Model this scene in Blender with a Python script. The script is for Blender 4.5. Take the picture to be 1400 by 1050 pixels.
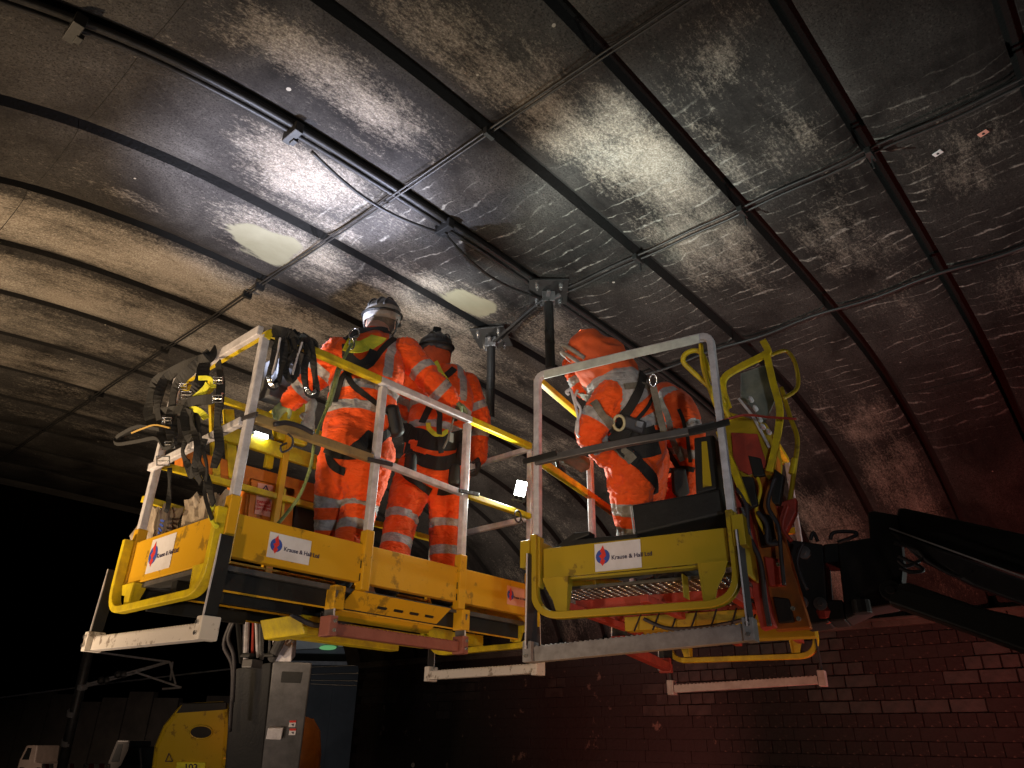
import bpy, bmesh, math, random
import numpy as np
from mathutils import Vector as V, Matrix, noise
from mathutils.bvhtree import BVHTree
random.seed(7); np.random.seed(7)
for o in list(bpy.data.objects): bpy.data.objects.remove(o)
SC=bpy.context.scene; COL=SC.collection; R_=math.radians

# ------------------------------------------------------------------ camera
YAW,PIT,ROLL,FPX=R_(48.1),R_(26.3),R_(1.0),1000.0
CAM=V((0,0,1.7))
fw=V((math.sin(YAW)*math.cos(PIT),math.cos(YAW)*math.cos(PIT),math.sin(PIT)))
rt=V((math.cos(YAW),-math.sin(YAW),0)); up=rt.cross(fw)
c_,s_=math.cos(ROLL),math.sin(ROLL); rt,up=c_*rt+s_*up,-s_*rt+c_*up
cd=bpy.data.cameras.new('camera'); cam=bpy.data.objects.new('camera',cd); COL.objects.link(cam)
M=Matrix((rt,up,-fw)).transposed().to_4x4(); M.translation=CAM; cam.matrix_world=M
cd.sensor_width=36; cd.lens=36*FPX/1400; cd.clip_end=500; cd.clip_start=0.05
SC.camera=cam
# ------------------------------------------------------------------ world (night)
w=bpy.data.worlds.new('World'); SC.world=w; w.use_nodes=True
nt=w.node_tree; sky=nt.nodes.new('ShaderNodeTexSky'); sky.sky_type='NISHITA'; sky.sun_disc=False
sky.sun_elevation=R_(-5); sky.sun_rotation=R_(200)
bg=nt.nodes['Background']; bg.inputs[1].default_value=0.15; nt.links.new(sky.outputs[0],bg.inputs[0])
SC.view_settings.view_transform='Standard'; SC.view_settings.look='None'
SC.view_settings.exposure=0.25; SC.view_settings.gamma=1.0; SC.view_settings.use_curve_mapping=False

def light(name,kind,loc,target,power,color,size=0.1,cone=60,blend=.6):
    l=bpy.data.lights.new(name,kind); l.energy=power; l.color=color
    if kind=='SPOT': l.spot_size=R_(cone); l.spot_blend=blend; l.shadow_soft_size=size
    elif kind=='AREA': l.size=size
    else: l.shadow_soft_size=size
    o=bpy.data.objects.new(name,l); COL.objects.link(o); o.location=loc
    if target is not None: o.rotation_euler=(V(target)-V(loc)).to_track_quat('-Z','Y').to_euler()
    return o
# lamps outside the frame: site lamps round the works and added fill
light('amber_site_lamp','SPOT',(-1.0,1.6,1.5),(1.9,3.7,2.9),150,(1,.70,.42),.08,80,.6)
light('arch_wash_lamp','SPOT',(-1.0,4.9,.8),(1.1,5.3,4.9),900,(1,.72,.44),.12,105,.8)
light('camera_side_fill','SPOT',(.5,-.7,1.8),(2.75,2.9,3.75),88,(.95,.96,1),.05,66,.9)  # added camera-side fill for the baskets and workers
light('cab_flood_lamp','SPOT',(5.6,-1.0,1.3),(3.6,1.4,4.9),125,(.93,1,.92),.08,95,.9)
light('soffit_flood_lamp','SPOT',(.3,1.0,1.0),(1.2,2.4,4.9),48,(1,.80,.60),.08,100,.9)
light('tail_lamp','SPOT',(6.3,1.2,.6),(7.2,1.4,4.5),135,(1,.11,.08),.06,150,.8)
light('rear_marker_lamp','SPOT',(6.2,4.4,.8),(9.0,5.8,1.9),125,(1,.24,.19),.06,70,.9)
light('wall_fill','SPOT',(6.6,1.2,.7),(9.0,3.0,3.3),34,(1,.66,.50),.06,85,.9)  # unseen spot added as dim warm fill on the brick wall
light('orange_beacon_lamp','SPOT',(2.6,1.0,.9),(3.3,3.0,2.9),34,(1,.40,.12),.08,75,.9)
light('amber_loop_fill','SPOT',(3.7,.3,.6),(4.6,2.0,2.5),60,(1,.42,.26),.06,75,.9)  # added amber spot, brings out the right basket's rear loop
light('rear_vault_fill','SPOT',(4.9,5.6,.5),(5.9,5.6,4.7),460,(1,.88,.76),.12,110,.9)  # unseen spot added to brighten the vault behind the baskets
light('low_fill_point','POINT',(.2,4.6,.5),None,60,(1,.80,.66),.15)  # unseen low point light, added as general fill under the arch

# ------------------------------------------------------------------ helpers: photo ray -> place in the world
def ray(px,py): return fw+(px-700)/FPX*rt-(py-525)/FPX*up
def AT(px,py,k): return CAM+ray(px,py)*k
def ONX(px,py,x): d=ray(px,py); return CAM+d*(x/d.x)
def ONY(px,py,y): d=ray(px,py); return CAM+d*(y/d.y)
def ONZ(px,py,z): d=ray(px,py); return CAM+d*((z-1.7)/d.z)
def ONP(px,py,P,n): d=ray(px,py); return CAM+d*((V(P)-CAM).dot(n)/d.dot(n))

# ------------------------------------------------------------------ materials
def nn(t,ty,**k):
    n=t.nodes.new(ty)
    for a,b in k.items():
        if a.startswith('i_'):
            key=a[2:]; key=int(key) if key.isdigit() else key
            n.inputs[key].default_value=b
        else: setattr(n,a,b)
    return n
def mat(name,col,rough=.5,metal=0,col2=None,scale=12,amt=.5,bump=.15,bscale=60,emit=None,es=0,spec=.5,sharp=False,coat=0):
    m=bpy.data.materials.new(name); m.use_nodes=True; t=m.node_tree; b=t.nodes['Principled BSDF']
    b.inputs['Roughness'].default_value=rough; b.inputs['Metallic'].default_value=metal
    b.inputs['Specular IOR Level'].default_value=spec; b.inputs['Coat Weight'].default_value=coat
    b.inputs['Base Color'].default_value=(*col,1)
    tc=nn(t,'ShaderNodeTexCoord')
    if col2:
        n=nn(t,'ShaderNodeTexNoise',i_Scale=scale,i_Detail=9.0,i_Roughness=.65); t.links.new(tc.outputs['Object'],n.inputs['Vector'])
        r=nn(t,'ShaderNodeValToRGB'); e=r.color_ramp.elements
        if sharp: e[0].position=.5+.25*(1-amt)-.03; e[1].position=e[0].position+.05
        else: e[0].position=.5-.3*amt-.05; e[1].position=.5+.3*amt+.05
        e[0].color=(*col,1); e[1].color=(*col2,1)
        t.links.new(n.outputs[0],r.inputs[0]); t.links.new(r.outputs[0],b.inputs['Base Color'])
        mr=nn(t,'ShaderNodeMapRange'); mr.inputs['To Min'].default_value=max(0,rough-.12); mr.inputs['To Max'].default_value=min(1,rough+.15)
        t.links.new(n.outputs[0],mr.inputs[0]); t.links.new(mr.outputs[0],b.inputs['Roughness'])
    if bump:
        n2=nn(t,'ShaderNodeTexNoise',i_Scale=bscale,i_Detail=5.0); t.links.new(tc.outputs['Object'],n2.inputs['Vector'])
        bp=nn(t,'ShaderNodeBump',i_Strength=bump,i_Distance=.01); t.links.new(n2.outputs[0],bp.inputs['Height']); t.links.new(bp.outputs[0],b.inputs['Normal'])
    if emit: b.inputs['Emission Color'].default_value=(*emit,1); b.inputs['Emission Strength'].default_value=es
    return m
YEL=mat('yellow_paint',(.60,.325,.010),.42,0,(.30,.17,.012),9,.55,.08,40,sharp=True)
YEB=mat('bright_yellow_paint',(.75,.58,.01),.4,0,(.42,.30,.02),14,.5,.05)
ORG=mat('orange_paint',(.66,.20,.012),.45,0,(.38,.11,.012),8,.5,.08,30)
RED=mat('red_primer',(.42,.05,.03),.5,0,(.22,.03,.02),10,.5,.1)
BRN=mat('red_brown_primer',(.34,.12,.085),.55,0,(.22,.07,.05),10,.5,.1)
SIL=mat('scuffed_aluminium',(.74,.72,.75),.42,.15,(.42,.40,.42),18,.5,.06,60)
WHT=mat('white_step_paint',(.62,.58,.54),.55,0,(.26,.22,.19),16,.6,.15,50,sharp=True)
STL=mat('grey_steel',(.17,.165,.17),.45,.5,(.08,.08,.08),8,.5,.1)
DRK=mat('dark_rubber',(.022,.02,.024),.55,0,(.04,.036,.04),14,.5,.2)
BLK=mat('black_steel',(.007,.007,.0075),.55,.1,(.014,.014,.013),9,.5,.15)
BLG=mat('black_conduit',(.009,.009,.0095),.5,.1,(.02,.019,.018),20,.5,.1)
CHR=mat('bright_metal',(.6,.6,.6),.25,.9,None)
STR=mat('black_webbing',(.008,.008,.0085),.75,0,(.018,.017,.016),40,.5,.4,220)
GRS=mat('grey_webbing',(.22,.20,.16),.8,0,(.10,.09,.07),25,.5,.3,220)
HVY=mat('hi_vis_yellow',(.72,.66,.02),.7,0,(.4,.45,.03),14,.4,.2,120)
GLV=mat('green_knit_glove',(.34,.45,.22),.85,0,(.10,.12,.09),22,.5,.4,160)
BKG=mat('black_glove',(.03,.03,.03),.8,0,(.06,.055,.05),30,.5,.4,160)
SKN=mat('skin',(.55,.30,.22),.55,0,(.42,.21,.15),12,.5,.1)
HAIR=mat('grey_brown_hair',(.10,.07,.05),.8,0,(.2,.17,.14),60,.6,.6,140)
HLW=mat('white_helmet_shell',(.40,.39,.37),.4,0,(.14,.13,.12),9,.5,.03)
HLB=mat('black_helmet_shell',(.03,.03,.03),.35,0,(.06,.06,.06),9,.5,.03)
PAP=mat('paper_sack',(.42,.36,.28),.85,0,(.2,.15,.11),10,.6,.5,14)
CLT=mat('cream_cloth',(.55,.5,.38),.9,0,(.4,.35,.25),12,.5,.4,20)
OLV=mat('olive_cloth',(.10,.10,.07),.9,0,(.05,.05,.035),12,.5,.4,30)
ROPE=mat('green_rope',(.30,.38,.12),.8,0,(.12,.14,.05),60,.5,.5,200)
LAB=mat('white_label',(.72,.70,.72),.5,0,(.6,.57,.57),10,.4,.02)
PNK=mat('pale_red_label',(.72,.36,.28),.5,0,(.6,.28,.22),10,.4,.02)
INK=mat('dark_ink',(.03,.02,.06),.6,bump=0); BLU=mat('blue_ink',(.03,.07,.35),.6,bump=0); RIN=mat('red_ink',(.6,.03,.02),.6,bump=0)
MOR=mat('dark_mortar',(.005,.0045,.004),.95,0,(.009,.008,.007),30,.5,.5)
BR1=mat('sooty_brick',(.028,.024,.023),.5,0,(.075,.064,.058),7,.6,.5,26)
BR2=mat('rough_brick',(.026,.020,.019),.8,0,(.17,.125,.10),4,.42,.9,22,sharp=True)
CONC=mat('stained_concrete',(.13,.115,.095),.85,0,(.05,.045,.04),4,.6,.5,18)
GRD=mat('ballast_ground',(.05,.046,.042),.95,0,(.10,.09,.08),30,.6,.9,40)
LENS=mat('lit_lamp_lens',(1,1,1),.4,bump=0,emit=(.95,1,.92),es=22)

# ------------------------------------------------------------------ mesh building
class MB:
    def __init__(s): s.v=[]; s.f=[]; s.m=[]; s.cur=0
    def add(s,vs,fs):
        b=len(s.v); s.v+=[tuple(p) for p in vs]; s.f+=[tuple(b+i for i in f) for f in fs]; s.m+=[s.cur]*len(fs)
    def box(s,c,d,rot=None):
        c=V(c); vs=[]
        for x in (-.5,.5):
            for y in (-.5,.5):
                for z in (-.5,.5):
                    p=V((x*d[0],y*d[1],z*d[2]));  p=rot@p if rot else p; vs.append(c+p)
        s.add(vs,[(0,1,3,2),(4,6,7,5),(0,4,5,1),(2,3,7,6),(0,2,6,4),(1,5,7,3)]); return s
    def box2(s,a,b): a=V(a);b=V(b); return s.box((a+b)/2,[abs(q) for q in (b-a)])
    def beam(s,a,b,w,h,upv=(0,0,1)):
        a=V(a);b=V(b);t=(b-a).normalized();u=V(upv); sd=t.cross(u)
        if sd.length<1e-3: sd=t.cross(V((1,0,0)))
        sd.normalize(); u=sd.cross(t).normalized()
        return s.sweep([a,b],[(-w/2,-h/2),(w/2,-h/2),(w/2,h/2),(-w/2,h/2)],u,sdir=True)
    def sweep(s,pts,sec,nrm,sdir=False,closed=False):
        # section (a,b): a along the in-plane side, b along nrm
        pts=[V(p) for p in pts]; n=len(pts); vs=[]
        for i,p in enumerate(pts):
            if closed: t=(pts[(i+1)%n]-pts[i-1])
            else: t=(pts[min(i+1,n-1)]-pts[max(i-1,0)])
            t.normalize(); nr=V(nrm); sd=t.cross(nr).normalized(); nr=sd.cross(t).normalized()
            k=1.0
            if 0<i<n-1 or closed:
                d1=(pts[i]-pts[i-1]).normalized(); k=1/max(.5,abs(d1.dot(t)))
            vs+=[p+sd*(a*k)+nr*b for a,b in sec]
        m=len(sec); fs=[]
        for i in range(n if closed else n-1):
            j=(i+1)%n
            for q in range(m): fs.append((i*m+q,i*m+(q+1)%m,j*m+(q+1)%m,j*m+q))
        if not closed: fs+= [tuple(range(m))[::-1],tuple((n-1)*m+q for q in range(m))]
        s.add(vs,fs); return s
    def tube(s,pts,r,seg=8,closed=False):
        pts=[V(p) for p in pts]; n=len(pts); vs=[]; rr=r if hasattr(r,'__len__') else [r]*n
        t0=(pts[1]-pts[0]).normalized(); u=t0.orthogonal().normalized()
        for i,p in enumerate(pts):
            t=(pts[(i+1)%n]-pts[i-1]) if closed else (pts[min(i+1,n-1)]-pts[max(i-1,0)])
            if t.length<1e-7: t=t0
            t.normalize(); u=(u-t*u.dot(t)).normalized(); w_=t.cross(u)
            for q in range(seg):
                a=2*math.pi*q/seg; vs.append(p+(u*math.cos(a)+w_*math.sin(a))*rr[i])
        fs=[]
        for i in range(n if closed else n-1):
            j=(i+1)%n
            for q in range(seg): fs.append((i*seg+q,i*seg+(q+1)%seg,j*seg+(q+1)%seg,j*seg+q))
        if not closed: fs+=[tuple(range(seg))[::-1],tuple((n-1)*seg+q for q in range(seg))]
        s.add(vs,fs); return s
    def prism(s,poly,off):
        poly=[V(p) for p in poly]; off=V(off); n=len(poly)
        s.add(poly+[p+off for p in poly],[tuple(range(n))[::-1],tuple(n+i for i in range(n))]+[(i,(i+1)%n,n+(i+1)%n,n+i) for i in range(n)]); return s
    def lathe(s,prof,o,ax,seg=20):
        o=V(o);ax=V(ax).normalized();u=ax.orthogonal().normalized();w_=ax.cross(u);vs=[];n=len(prof)
        for r,h in prof:
            for q in range(seg):
                a=2*math.pi*q/seg; vs.append(o+ax*h+(u*math.cos(a)+w_*math.sin(a))*r)
        fs=[(i*seg+q,i*seg+(q+1)%seg,(i+1)*seg+(q+1)%seg,(i+1)*seg+q) for i in range(n-1) for q in range(seg)]
        fs+=[tuple(range(seg))[::-1],tuple((n-1)*seg+q for q in range(seg))]
        s.add(vs,fs); return s
    def build(s,name,m,parent=None,bevel=0,smooth=False,mats=None):
        me=bpy.data.meshes.new(name); me.from_pydata(s.v,[],s.f)
        bm=bmesh.new(); bm.from_mesh(me); bmesh.ops.recalc_face_normals(bm,faces=bm.faces); bm.to_mesh(me); bm.free()
        o=bpy.data.objects.new(name,me); COL.objects.link(o)
        for mm in (mats or [m]): me.materials.append(mm)
        if mats: me.polygons.foreach_set('material_index',s.m)
        if smooth: me.polygons.foreach_set('use_smooth',[True]*len(me.polygons))
        if bevel:
            b=o.modifiers.new('bevel','BEVEL'); b.width=bevel; b.segments=2; b.limit_method='ANGLE'; b.angle_limit=R_(40)
        if parent is not None:
            o.parent=parent
            pw=parent
            T=Matrix.Identity(4)
            while pw is not None: T=pw.matrix_basis@T; pw=pw.parent
            me.transform(T.inverted())
        return o
def tag(o,label=None,cat=None,group=None,kind=None):
    for k,v_ in (('label',label),('category',cat),('group',group),('kind',kind)):
        if v_: o[k]=v_
    return o
def thing(name,loc,label,cat,group=None,rz=0):
    o=bpy.data.objects.new(name,None); COL.objects.link(o); o.empty_display_size=.1
    o.location=loc; o.rotation_euler=(0,0,rz); return tag(o,label,cat,group)
def text(name,body,size,org,right,upd,m,parent,ax='LEFT',bold=0.0):
    cu=bpy.data.curves.new(name,'FONT'); cu.body=body; cu.size=size; cu.extrude=.0006; cu.offset=bold; cu.align_x=ax; cu.align_y='CENTER'; cu.space_line=.9
    t=bpy.data.objects.new('t',cu); COL.objects.link(t); dg=bpy.context.evaluated_depsgraph_get(); dg.update()
    me=bpy.data.meshes.new_from_object(t.evaluated_get(dg)); bpy.data.objects.remove(t)
    r=V(right).normalized(); u=V(upd).normalized(); n=r.cross(u)
    T=Matrix((r,u,n)).transposed().to_4x4(); T.translation=V(org); me.transform(T); me.materials.clear(); me.materials.append(m)
    o=bpy.data.objects.new(name,me); COL.objects.link(o)
    if parent is not None:
        o.parent=parent; pw=parent; Q=Matrix.Identity(4)
        while pw is not None: Q=pw.matrix_basis@Q; pw=pw.parent
        me.transform(Q.inverted())
    return o
def smooth_path(pts,n=6):
    pts=[V(p) for p in pts]; out=[]
    for i in range(len(pts)-1):
        p0=pts[max(i-1,0)];p1=pts[i];p2=pts[i+1];p3=pts[min(i+2,len(pts)-1)]
        for q in range(n):
            t=q/n; out.append(.5*((2*p1)+(p2-p0)*t+(2*p0-5*p1+4*p2-p3)*t*t+(3*p1-p0-3*p2+p3)*t**3))
    out.append(pts[-1]); return out
def fillet(pts,r,n=6):
    pts=[V(p) for p in pts]; out=[pts[0]]
    for i in range(1,len(pts)-1):
        a=(pts[i-1]-pts[i]).normalized(); b=(pts[i+1]-pts[i]).normalized()
        for q in range(n+1):
            t=q/n; out.append((1-t)**2*(pts[i]+a*r)+2*t*(1-t)*pts[i]+t*t*(pts[i]+b*r))
    out.append(pts[-1]); return out
def ribbon(mb,pts,width,thick,normals):
    pts=[V(p) for p in pts]; n=len(pts); vs=[]
    for i,p in enumerate(pts):
        t=(pts[min(i+1,n-1)]-pts[max(i-1,0)]).normalized(); nr=V(normals[i]); sd=t.cross(nr).normalized(); nr=sd.cross(t).normalized()
        vs+=[p-sd*width/2-nr*thick/2,p+sd*width/2-nr*thick/2,p+sd*width/2+nr*thick/2,p-sd*width/2+nr*thick/2]
    fs=[(i*4+q,i*4+(q+1)%4,i*4+4+(q+1)%4,i*4+4+q) for i in range(n-1) for q in range(4)]+[(3,2,1,0),(n*4-4,n*4-3,n*4-2,n*4-1)]
    mb.add(vs,fs)

# ================================================================== SETTING
g=MB(); g.add([(-160,-60,0),(160,-60,0),(160,300,0),(-160,300,0)],[(0,1,2,3)]); tag(g.build('ground',GRD),kind='structure')

# ---- arch profile
CX=3.7
HALF=[(0,4.90),(.8,4.897),(1.6,4.88),(2.4,4.83),(3.0,4.735),(3.5,4.58),(4.0,4.36),(4.4,4.11),(4.75,3.82),(5.02,3.48),(5.2,3.2),(5.28,3.0)]
prof=[V((CX-x,0,z)) for x,z in HALF[::-1]]+[V((CX+x,0,z)) for x,z in HALF[1:]]
dense=smooth_path(prof,24)
S=[0]; 
for i in range(1,len(dense)): S.append(S[-1]+(dense[i]-dense[i-1]).length)
S=np.array(S); DX=np.array([p.x for p in dense]); DZ=np.array([p.z for p in dense])
def arc(s):
    x=np.interp(s,S,DX); z=np.interp(s,S,DZ); e=.05
    tx=np.interp(s+e,S,DX)-np.interp(s-e,S,DX); tz=np.interp(s+e,S,DZ)-np.interp(s-e,S,DZ); l=np.hypot(tx,tz)+1e-9
    return x,z,-tz/l*-1,-tx/l   # inward normal = (tz,-tx)
def s_of_x(x): return float(np.interp(x,DX,S))
YK=lambda k:3.816-.8*k
sA,sB=s_of_x(2.216),s_of_x(3.8); STEP=sB-sA
CUTS=[0]+[sA+STEP*j for j in range(-3,5) if .25<sA+STEP*j<S[-1]-.25]+[float(S[-1])]

def vaultmat():
    m=bpy.data.materials.new('sooty_concrete_lining'); m.use_nodes=True; t=m.node_tree; L=t.links.new; b=t.nodes['Principled BSDF']
    tc=nn(t,'ShaderNodeTexCoord'); O=tc.outputs['Object']
    pale=nn(t,'ShaderNodeAttribute',attribute_name='pale'); strk=nn(t,'ShaderNodeAttribute',attribute_name='streak'); pl=nn(t,'ShaderNodeAttribute',attribute_name='plaster')
    def mp(sc): n=nn(t,'ShaderNodeMapping'); n.inputs['Scale'].default_value=sc; L(O,n.inputs[0]); return n.outputs[0]
    def noi(vec,sc,d=8.,r=.6,dist=0.): n=nn(t,'ShaderNodeTexNoise',i_Scale=sc,i_Detail=d,i_Roughness=r,i_Distortion=dist); L(vec,n.inputs['Vector']); return n.outputs[0]
    def ma(op,a,b_=None,c=None,cl=False):
        n=nn(t,'ShaderNodeMath',operation=op,use_clamp=cl)
        for i,q in enumerate((a,b_,c)):
            if q is None: continue
            if isinstance(q,(int,float)): n.inputs[i].default_value=q
            else: L(q,n.inputs[i])
        return n.outputs[0]
    def mix(f,a,b_):
        n=nn(t,'ShaderNodeMix',data_type='RGBA')
        if isinstance(f,(int,float)): n.inputs[0].default_value=f
        else: L(f,n.inputs[0])
        for i,q in ((6,a),(7,b_)):
            if isinstance(q,tuple): n.inputs[i].default_value=(*q,1)
            else: L(q,n.inputs[i])
        return n.outputs[2]
    big=noi(O,1.3,6.,.6,.6); mid=noi(mp((.6,2.6,.6)),4.5,9.,.66,.5); fine=noi(mp((.75,1.3,.75)),44,12.,.82); vf=noi(O,95,4.,.6)
    dark=mix(ma('MULTIPLY_ADD',big,3,-1.05,True),(.009,.008,.0078),(.062,.058,.054))
    dark=mix(ma('MULTIPLY_ADD',mid,2.2,-.8,True),dark,(.030,.027,.025))
    dark=mix(ma('MULTIPLY',ma('MULTIPLY',ma('MULTIPLY_ADD',fine,7,-3.75,True),ma('MULTIPLY_ADD',big,2.6,-.75,True)),.7),dark,(.15,.138,.122))
    dark=mix(ma('MULTIPLY',ma('MULTIPLY_ADD',vf,6,-2.9,True),.75),dark,(.010,.009,.0085))
    # flaking pale scale: fine noise against a threshold lowered by wear and lamp-pool paint
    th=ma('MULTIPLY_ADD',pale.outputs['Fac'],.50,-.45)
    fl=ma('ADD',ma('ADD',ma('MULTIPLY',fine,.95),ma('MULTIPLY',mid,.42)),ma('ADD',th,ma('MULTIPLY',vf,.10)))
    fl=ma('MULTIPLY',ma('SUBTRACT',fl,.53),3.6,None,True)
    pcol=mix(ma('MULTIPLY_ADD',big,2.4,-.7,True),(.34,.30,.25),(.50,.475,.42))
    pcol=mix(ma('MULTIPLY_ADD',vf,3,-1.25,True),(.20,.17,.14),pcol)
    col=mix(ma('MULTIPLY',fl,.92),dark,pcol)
    # lime runs along the barrel
    sx_=nn(t,'ShaderNodeSeparateXYZ'); L(O,sx_.inputs[0])
    ph=ma('ADD',ma('MULTIPLY',sx_.outputs[0],8.5),ma('MULTIPLY',noi(mp((1,.7,1)),1.7,7.,.58,.1),3.0))
    dd=ma('ABSOLUTE',ma('SUBTRACT',ma('FRACT',ph),.5))
    wd=ma('MULTIPLY_ADD',noi(mp((1,.6,1)),4.2,7.,.7),.75,-.33)
    ln=ma('MULTIPLY',ma('SUBTRACT',wd,dd),9,None,True)
    brk=ma('MULTIPLY_ADD',noi(O,11,6.,.7),7,-2.7,True)
    sf=ma('MULTIPLY',ma('MULTIPLY',ma('MULTIPLY',ln,ma('MULTIPLY',brk,ma('MULTIPLY_ADD',fine,2.4,-.6,True))),strk.outputs['Fac']),.95)
    col=mix(sf,col,(.50,.48,.43))
    # white spots
    vo=nn(t,'ShaderNodeTexVoronoi',i_Scale=6.5); L(O,vo.inputs[0]); sp=ma('MULTIPLY',ma('LESS_THAN',vo.outputs['Distance'],ma('MULTIPLY',ma('SUBTRACT',noi(O,3.1,2.),.5),.5)),.6)
    col=mix(sp,col,(.42,.39,.34))
    # mortar repair
    pm=ma('MULTIPLY',ma('SUBTRACT',ma('ADD',pl.outputs['Fac'],ma('MULTIPLY',ma('SUBTRACT',mid,.5),.8)),.5),7,None,True)
    col=mix(pm,col,mix(ma('MULTIPLY_ADD',big,3,-1.1,True),(.125,.118,.080),(.18,.17,.125)))
    L(col,b.inputs['Base Color'])
    rg=ma('MULTIPLY_ADD',fl,.2,.7); L(rg,b.inputs['Roughness']); b.inputs['Specular IOR Level'].default_value=.06
    bp=nn(t,'ShaderNodeBump',i_Strength=.55,i_Distance=.012)
    hh=ma('ADD',ma('MULTIPLY',fl,.6),ma('ADD',ma('MULTIPLY',fine,.8),ma('MULTIPLY',sf,.8))); hh=ma('MULTIPLY',hh,ma('SUBTRACT',1,ma('MULTIPLY',pm,.85)))
    L(hh,bp.inputs['Height']); L(bp.outputs[0],b.inputs['Normal'])
    return m
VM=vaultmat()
# worn pale areas on the soffit, some painted paler for lamp pools, (x,y,rx,ry,amount) in metres
PALE=[(1.45,2.55,.9,.22,.85),(.7,3.0,.9,.13,.75),(1.0,2.3,.8,.25,.3),(2.6,1.85,.5,.35,.75),(3.1,1.65,.75,.42,1.0),(1.75,1.9,.7,.4,.65),(3.9,1.8,.9,.5,.8),
 (2.1,3.95,.7,.45,.9),(1.75,3.3,.5,.42,.85),(2.3,3.3,.5,.3,.45),(1.1,4.3,.8,.22,.45),(3.4,3.9,.9,.5,.85),(3.9,4.6,1.4,.9,.8),(4.6,3.5,1.1,.7,.65),(1.2,5.0,2.6,.45,1.05),(1.2,5.9,2.8,.5,.95),(1.5,6.7,2.8,.5,.75),(1.5,7.5,3,.6,.75),(1.5,8.5,3,.6,.6),(3,9.6,3.5,.9,.45),
 (2.6,.9,.5,.4,.55),(3.6,.9,.6,.4,.55),(4.2,.3,.6,.4,.6),(4.6,1.1,.9,.5,.6),(5.6,1.0,.9,.5,.5),(7.9,1.7,1.2,.5,.75),(8.6,2.8,.9,.6,.85),(8.3,3.6,.8,.8,.7),(7.0,2.2,.9,.4,.45),(6.3,5.2,1.6,1.2,.6),(8.2,6.5,1.4,1.8,.55),(6.3,.2,1.0,.5,.45)]
STRK=[(4.2,1.9,1.2,1.2,1),(4.9,.9,1.3,1.2,1),(6.3,1.4,1.2,1.6,.8),(2.9,3.1,.7,.5,.9),(2.3,3.4,.6,.5,.6),(5.2,-.5,1.5,1.,.8)]
PLA=[(1.99,4.14,.27,.17,1.1),(3.50,3.66,.26,.19,1.1)]
def blob(L,x,y):
    o=0
    for cx,cy,rx,ry,a in L:
        d=((x-cx)/rx)**2+((y-cy)/ry)**2
        o=max(o,a*max(0,1-d*.5)) if d<2 else o
    return o
arch=thing('bridge_arch',(CX,4,3.0),'sooty concrete lined railway bridge arch curving over both work platforms','bridge arch')
def panel(s0,s1,y0,y1):
    ga,gy=.0015,.043
    s0+=ga;s1-=ga;y0+=gy;y1-=gy
    ns=max(3,int((s1-s0)/.045)); ny=16; off=random.uniform(-.004,.004); vs=[];pa=[];st=[];pt=[]
    for i in range(ns+1):
        s=s0+(s1-s0)*i/ns; x,z,nx,nz=arc(s)
        for j in range(ny+1):
            vv=j/ny; y=y0+(y1-y0)*vv; e=abs(2*vv-1)
            bu=.010+.022*min(1,max(0,(y-2.2)/2.6)); d=bu*(1-e**3.2)-bu+off+.004*noise.noise(V((x*1.7,y*1.7,3)))
            if j in (0,ny): d-=.012
            vs.append((x+nx*d,y,z+nz*d)); q=noise.noise(V((x*1.1+5,y*1.1,0)))+1.1*noise.noise(V((x*2.6+5,y*3.4,4)))+.6*noise.noise(V((x*7,y*8,9)))
            p=blob(PALE,x,y)+.20*q; edge=max(0,(e-.72)/.28)  # less pale towards the joints: soot plus shading put into the colour
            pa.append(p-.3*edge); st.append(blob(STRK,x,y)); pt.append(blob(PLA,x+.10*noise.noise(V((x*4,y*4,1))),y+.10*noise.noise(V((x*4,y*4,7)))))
    n=len(vs); W=ny+1
    fs=[(i*W+j,i*W+j+1,(i+1)*W+j+1,(i+1)*W+j) for i in range(ns) for j in range(ny)]
    # returned edges (thickness)
    per=[j for j in range(W)]+[i*W+ny for i in range(1,ns+1)]+[ns*W+j for j in range(ny-1,-1,-1)]+[i*W for i in range(ns-1,0,-1)]
    top=[]
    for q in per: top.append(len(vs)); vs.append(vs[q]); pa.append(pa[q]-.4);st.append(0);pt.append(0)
    n=len(vs)
    for q in per:
        x,y,z=vs[q]; i=q//W; s=s0+(s1-s0)*i/ns; _,_,nx,nz=arc(s); vs.append((x-nx*.12,y,z-nz*.12)); pa.append(0);st.append(0);pt.append(0)
    m=len(per); fs+=[(top[a],top[(a+1)%m],n+(a+1)%m,n+a) for a in range(m)]
    me=bpy.data.meshes.new('lining_panel'); T=arch.location
    me.from_pydata([tuple(V(p)) for p in vs],[],fs); me.transform(Matrix.Translation(-T)); me.materials.append(VM); me.materials.append(MOR)
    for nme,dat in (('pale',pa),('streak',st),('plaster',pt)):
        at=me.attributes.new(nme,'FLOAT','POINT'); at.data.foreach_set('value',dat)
    me.polygons.foreach_set('use_smooth',[i<ns*ny for i in range(len(fs))])
    me.polygons.foreach_set('material_index',[0 if i<ns*ny else 1 for i in range(len(fs))])
    o=bpy.data.objects.new('lining_panel',me); COL.objects.link(o); o.parent=arch
for k in range(-9,9):
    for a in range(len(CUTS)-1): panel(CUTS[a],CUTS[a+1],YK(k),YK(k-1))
YEND=YK(-10); YNEAR=YK(8)
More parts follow.
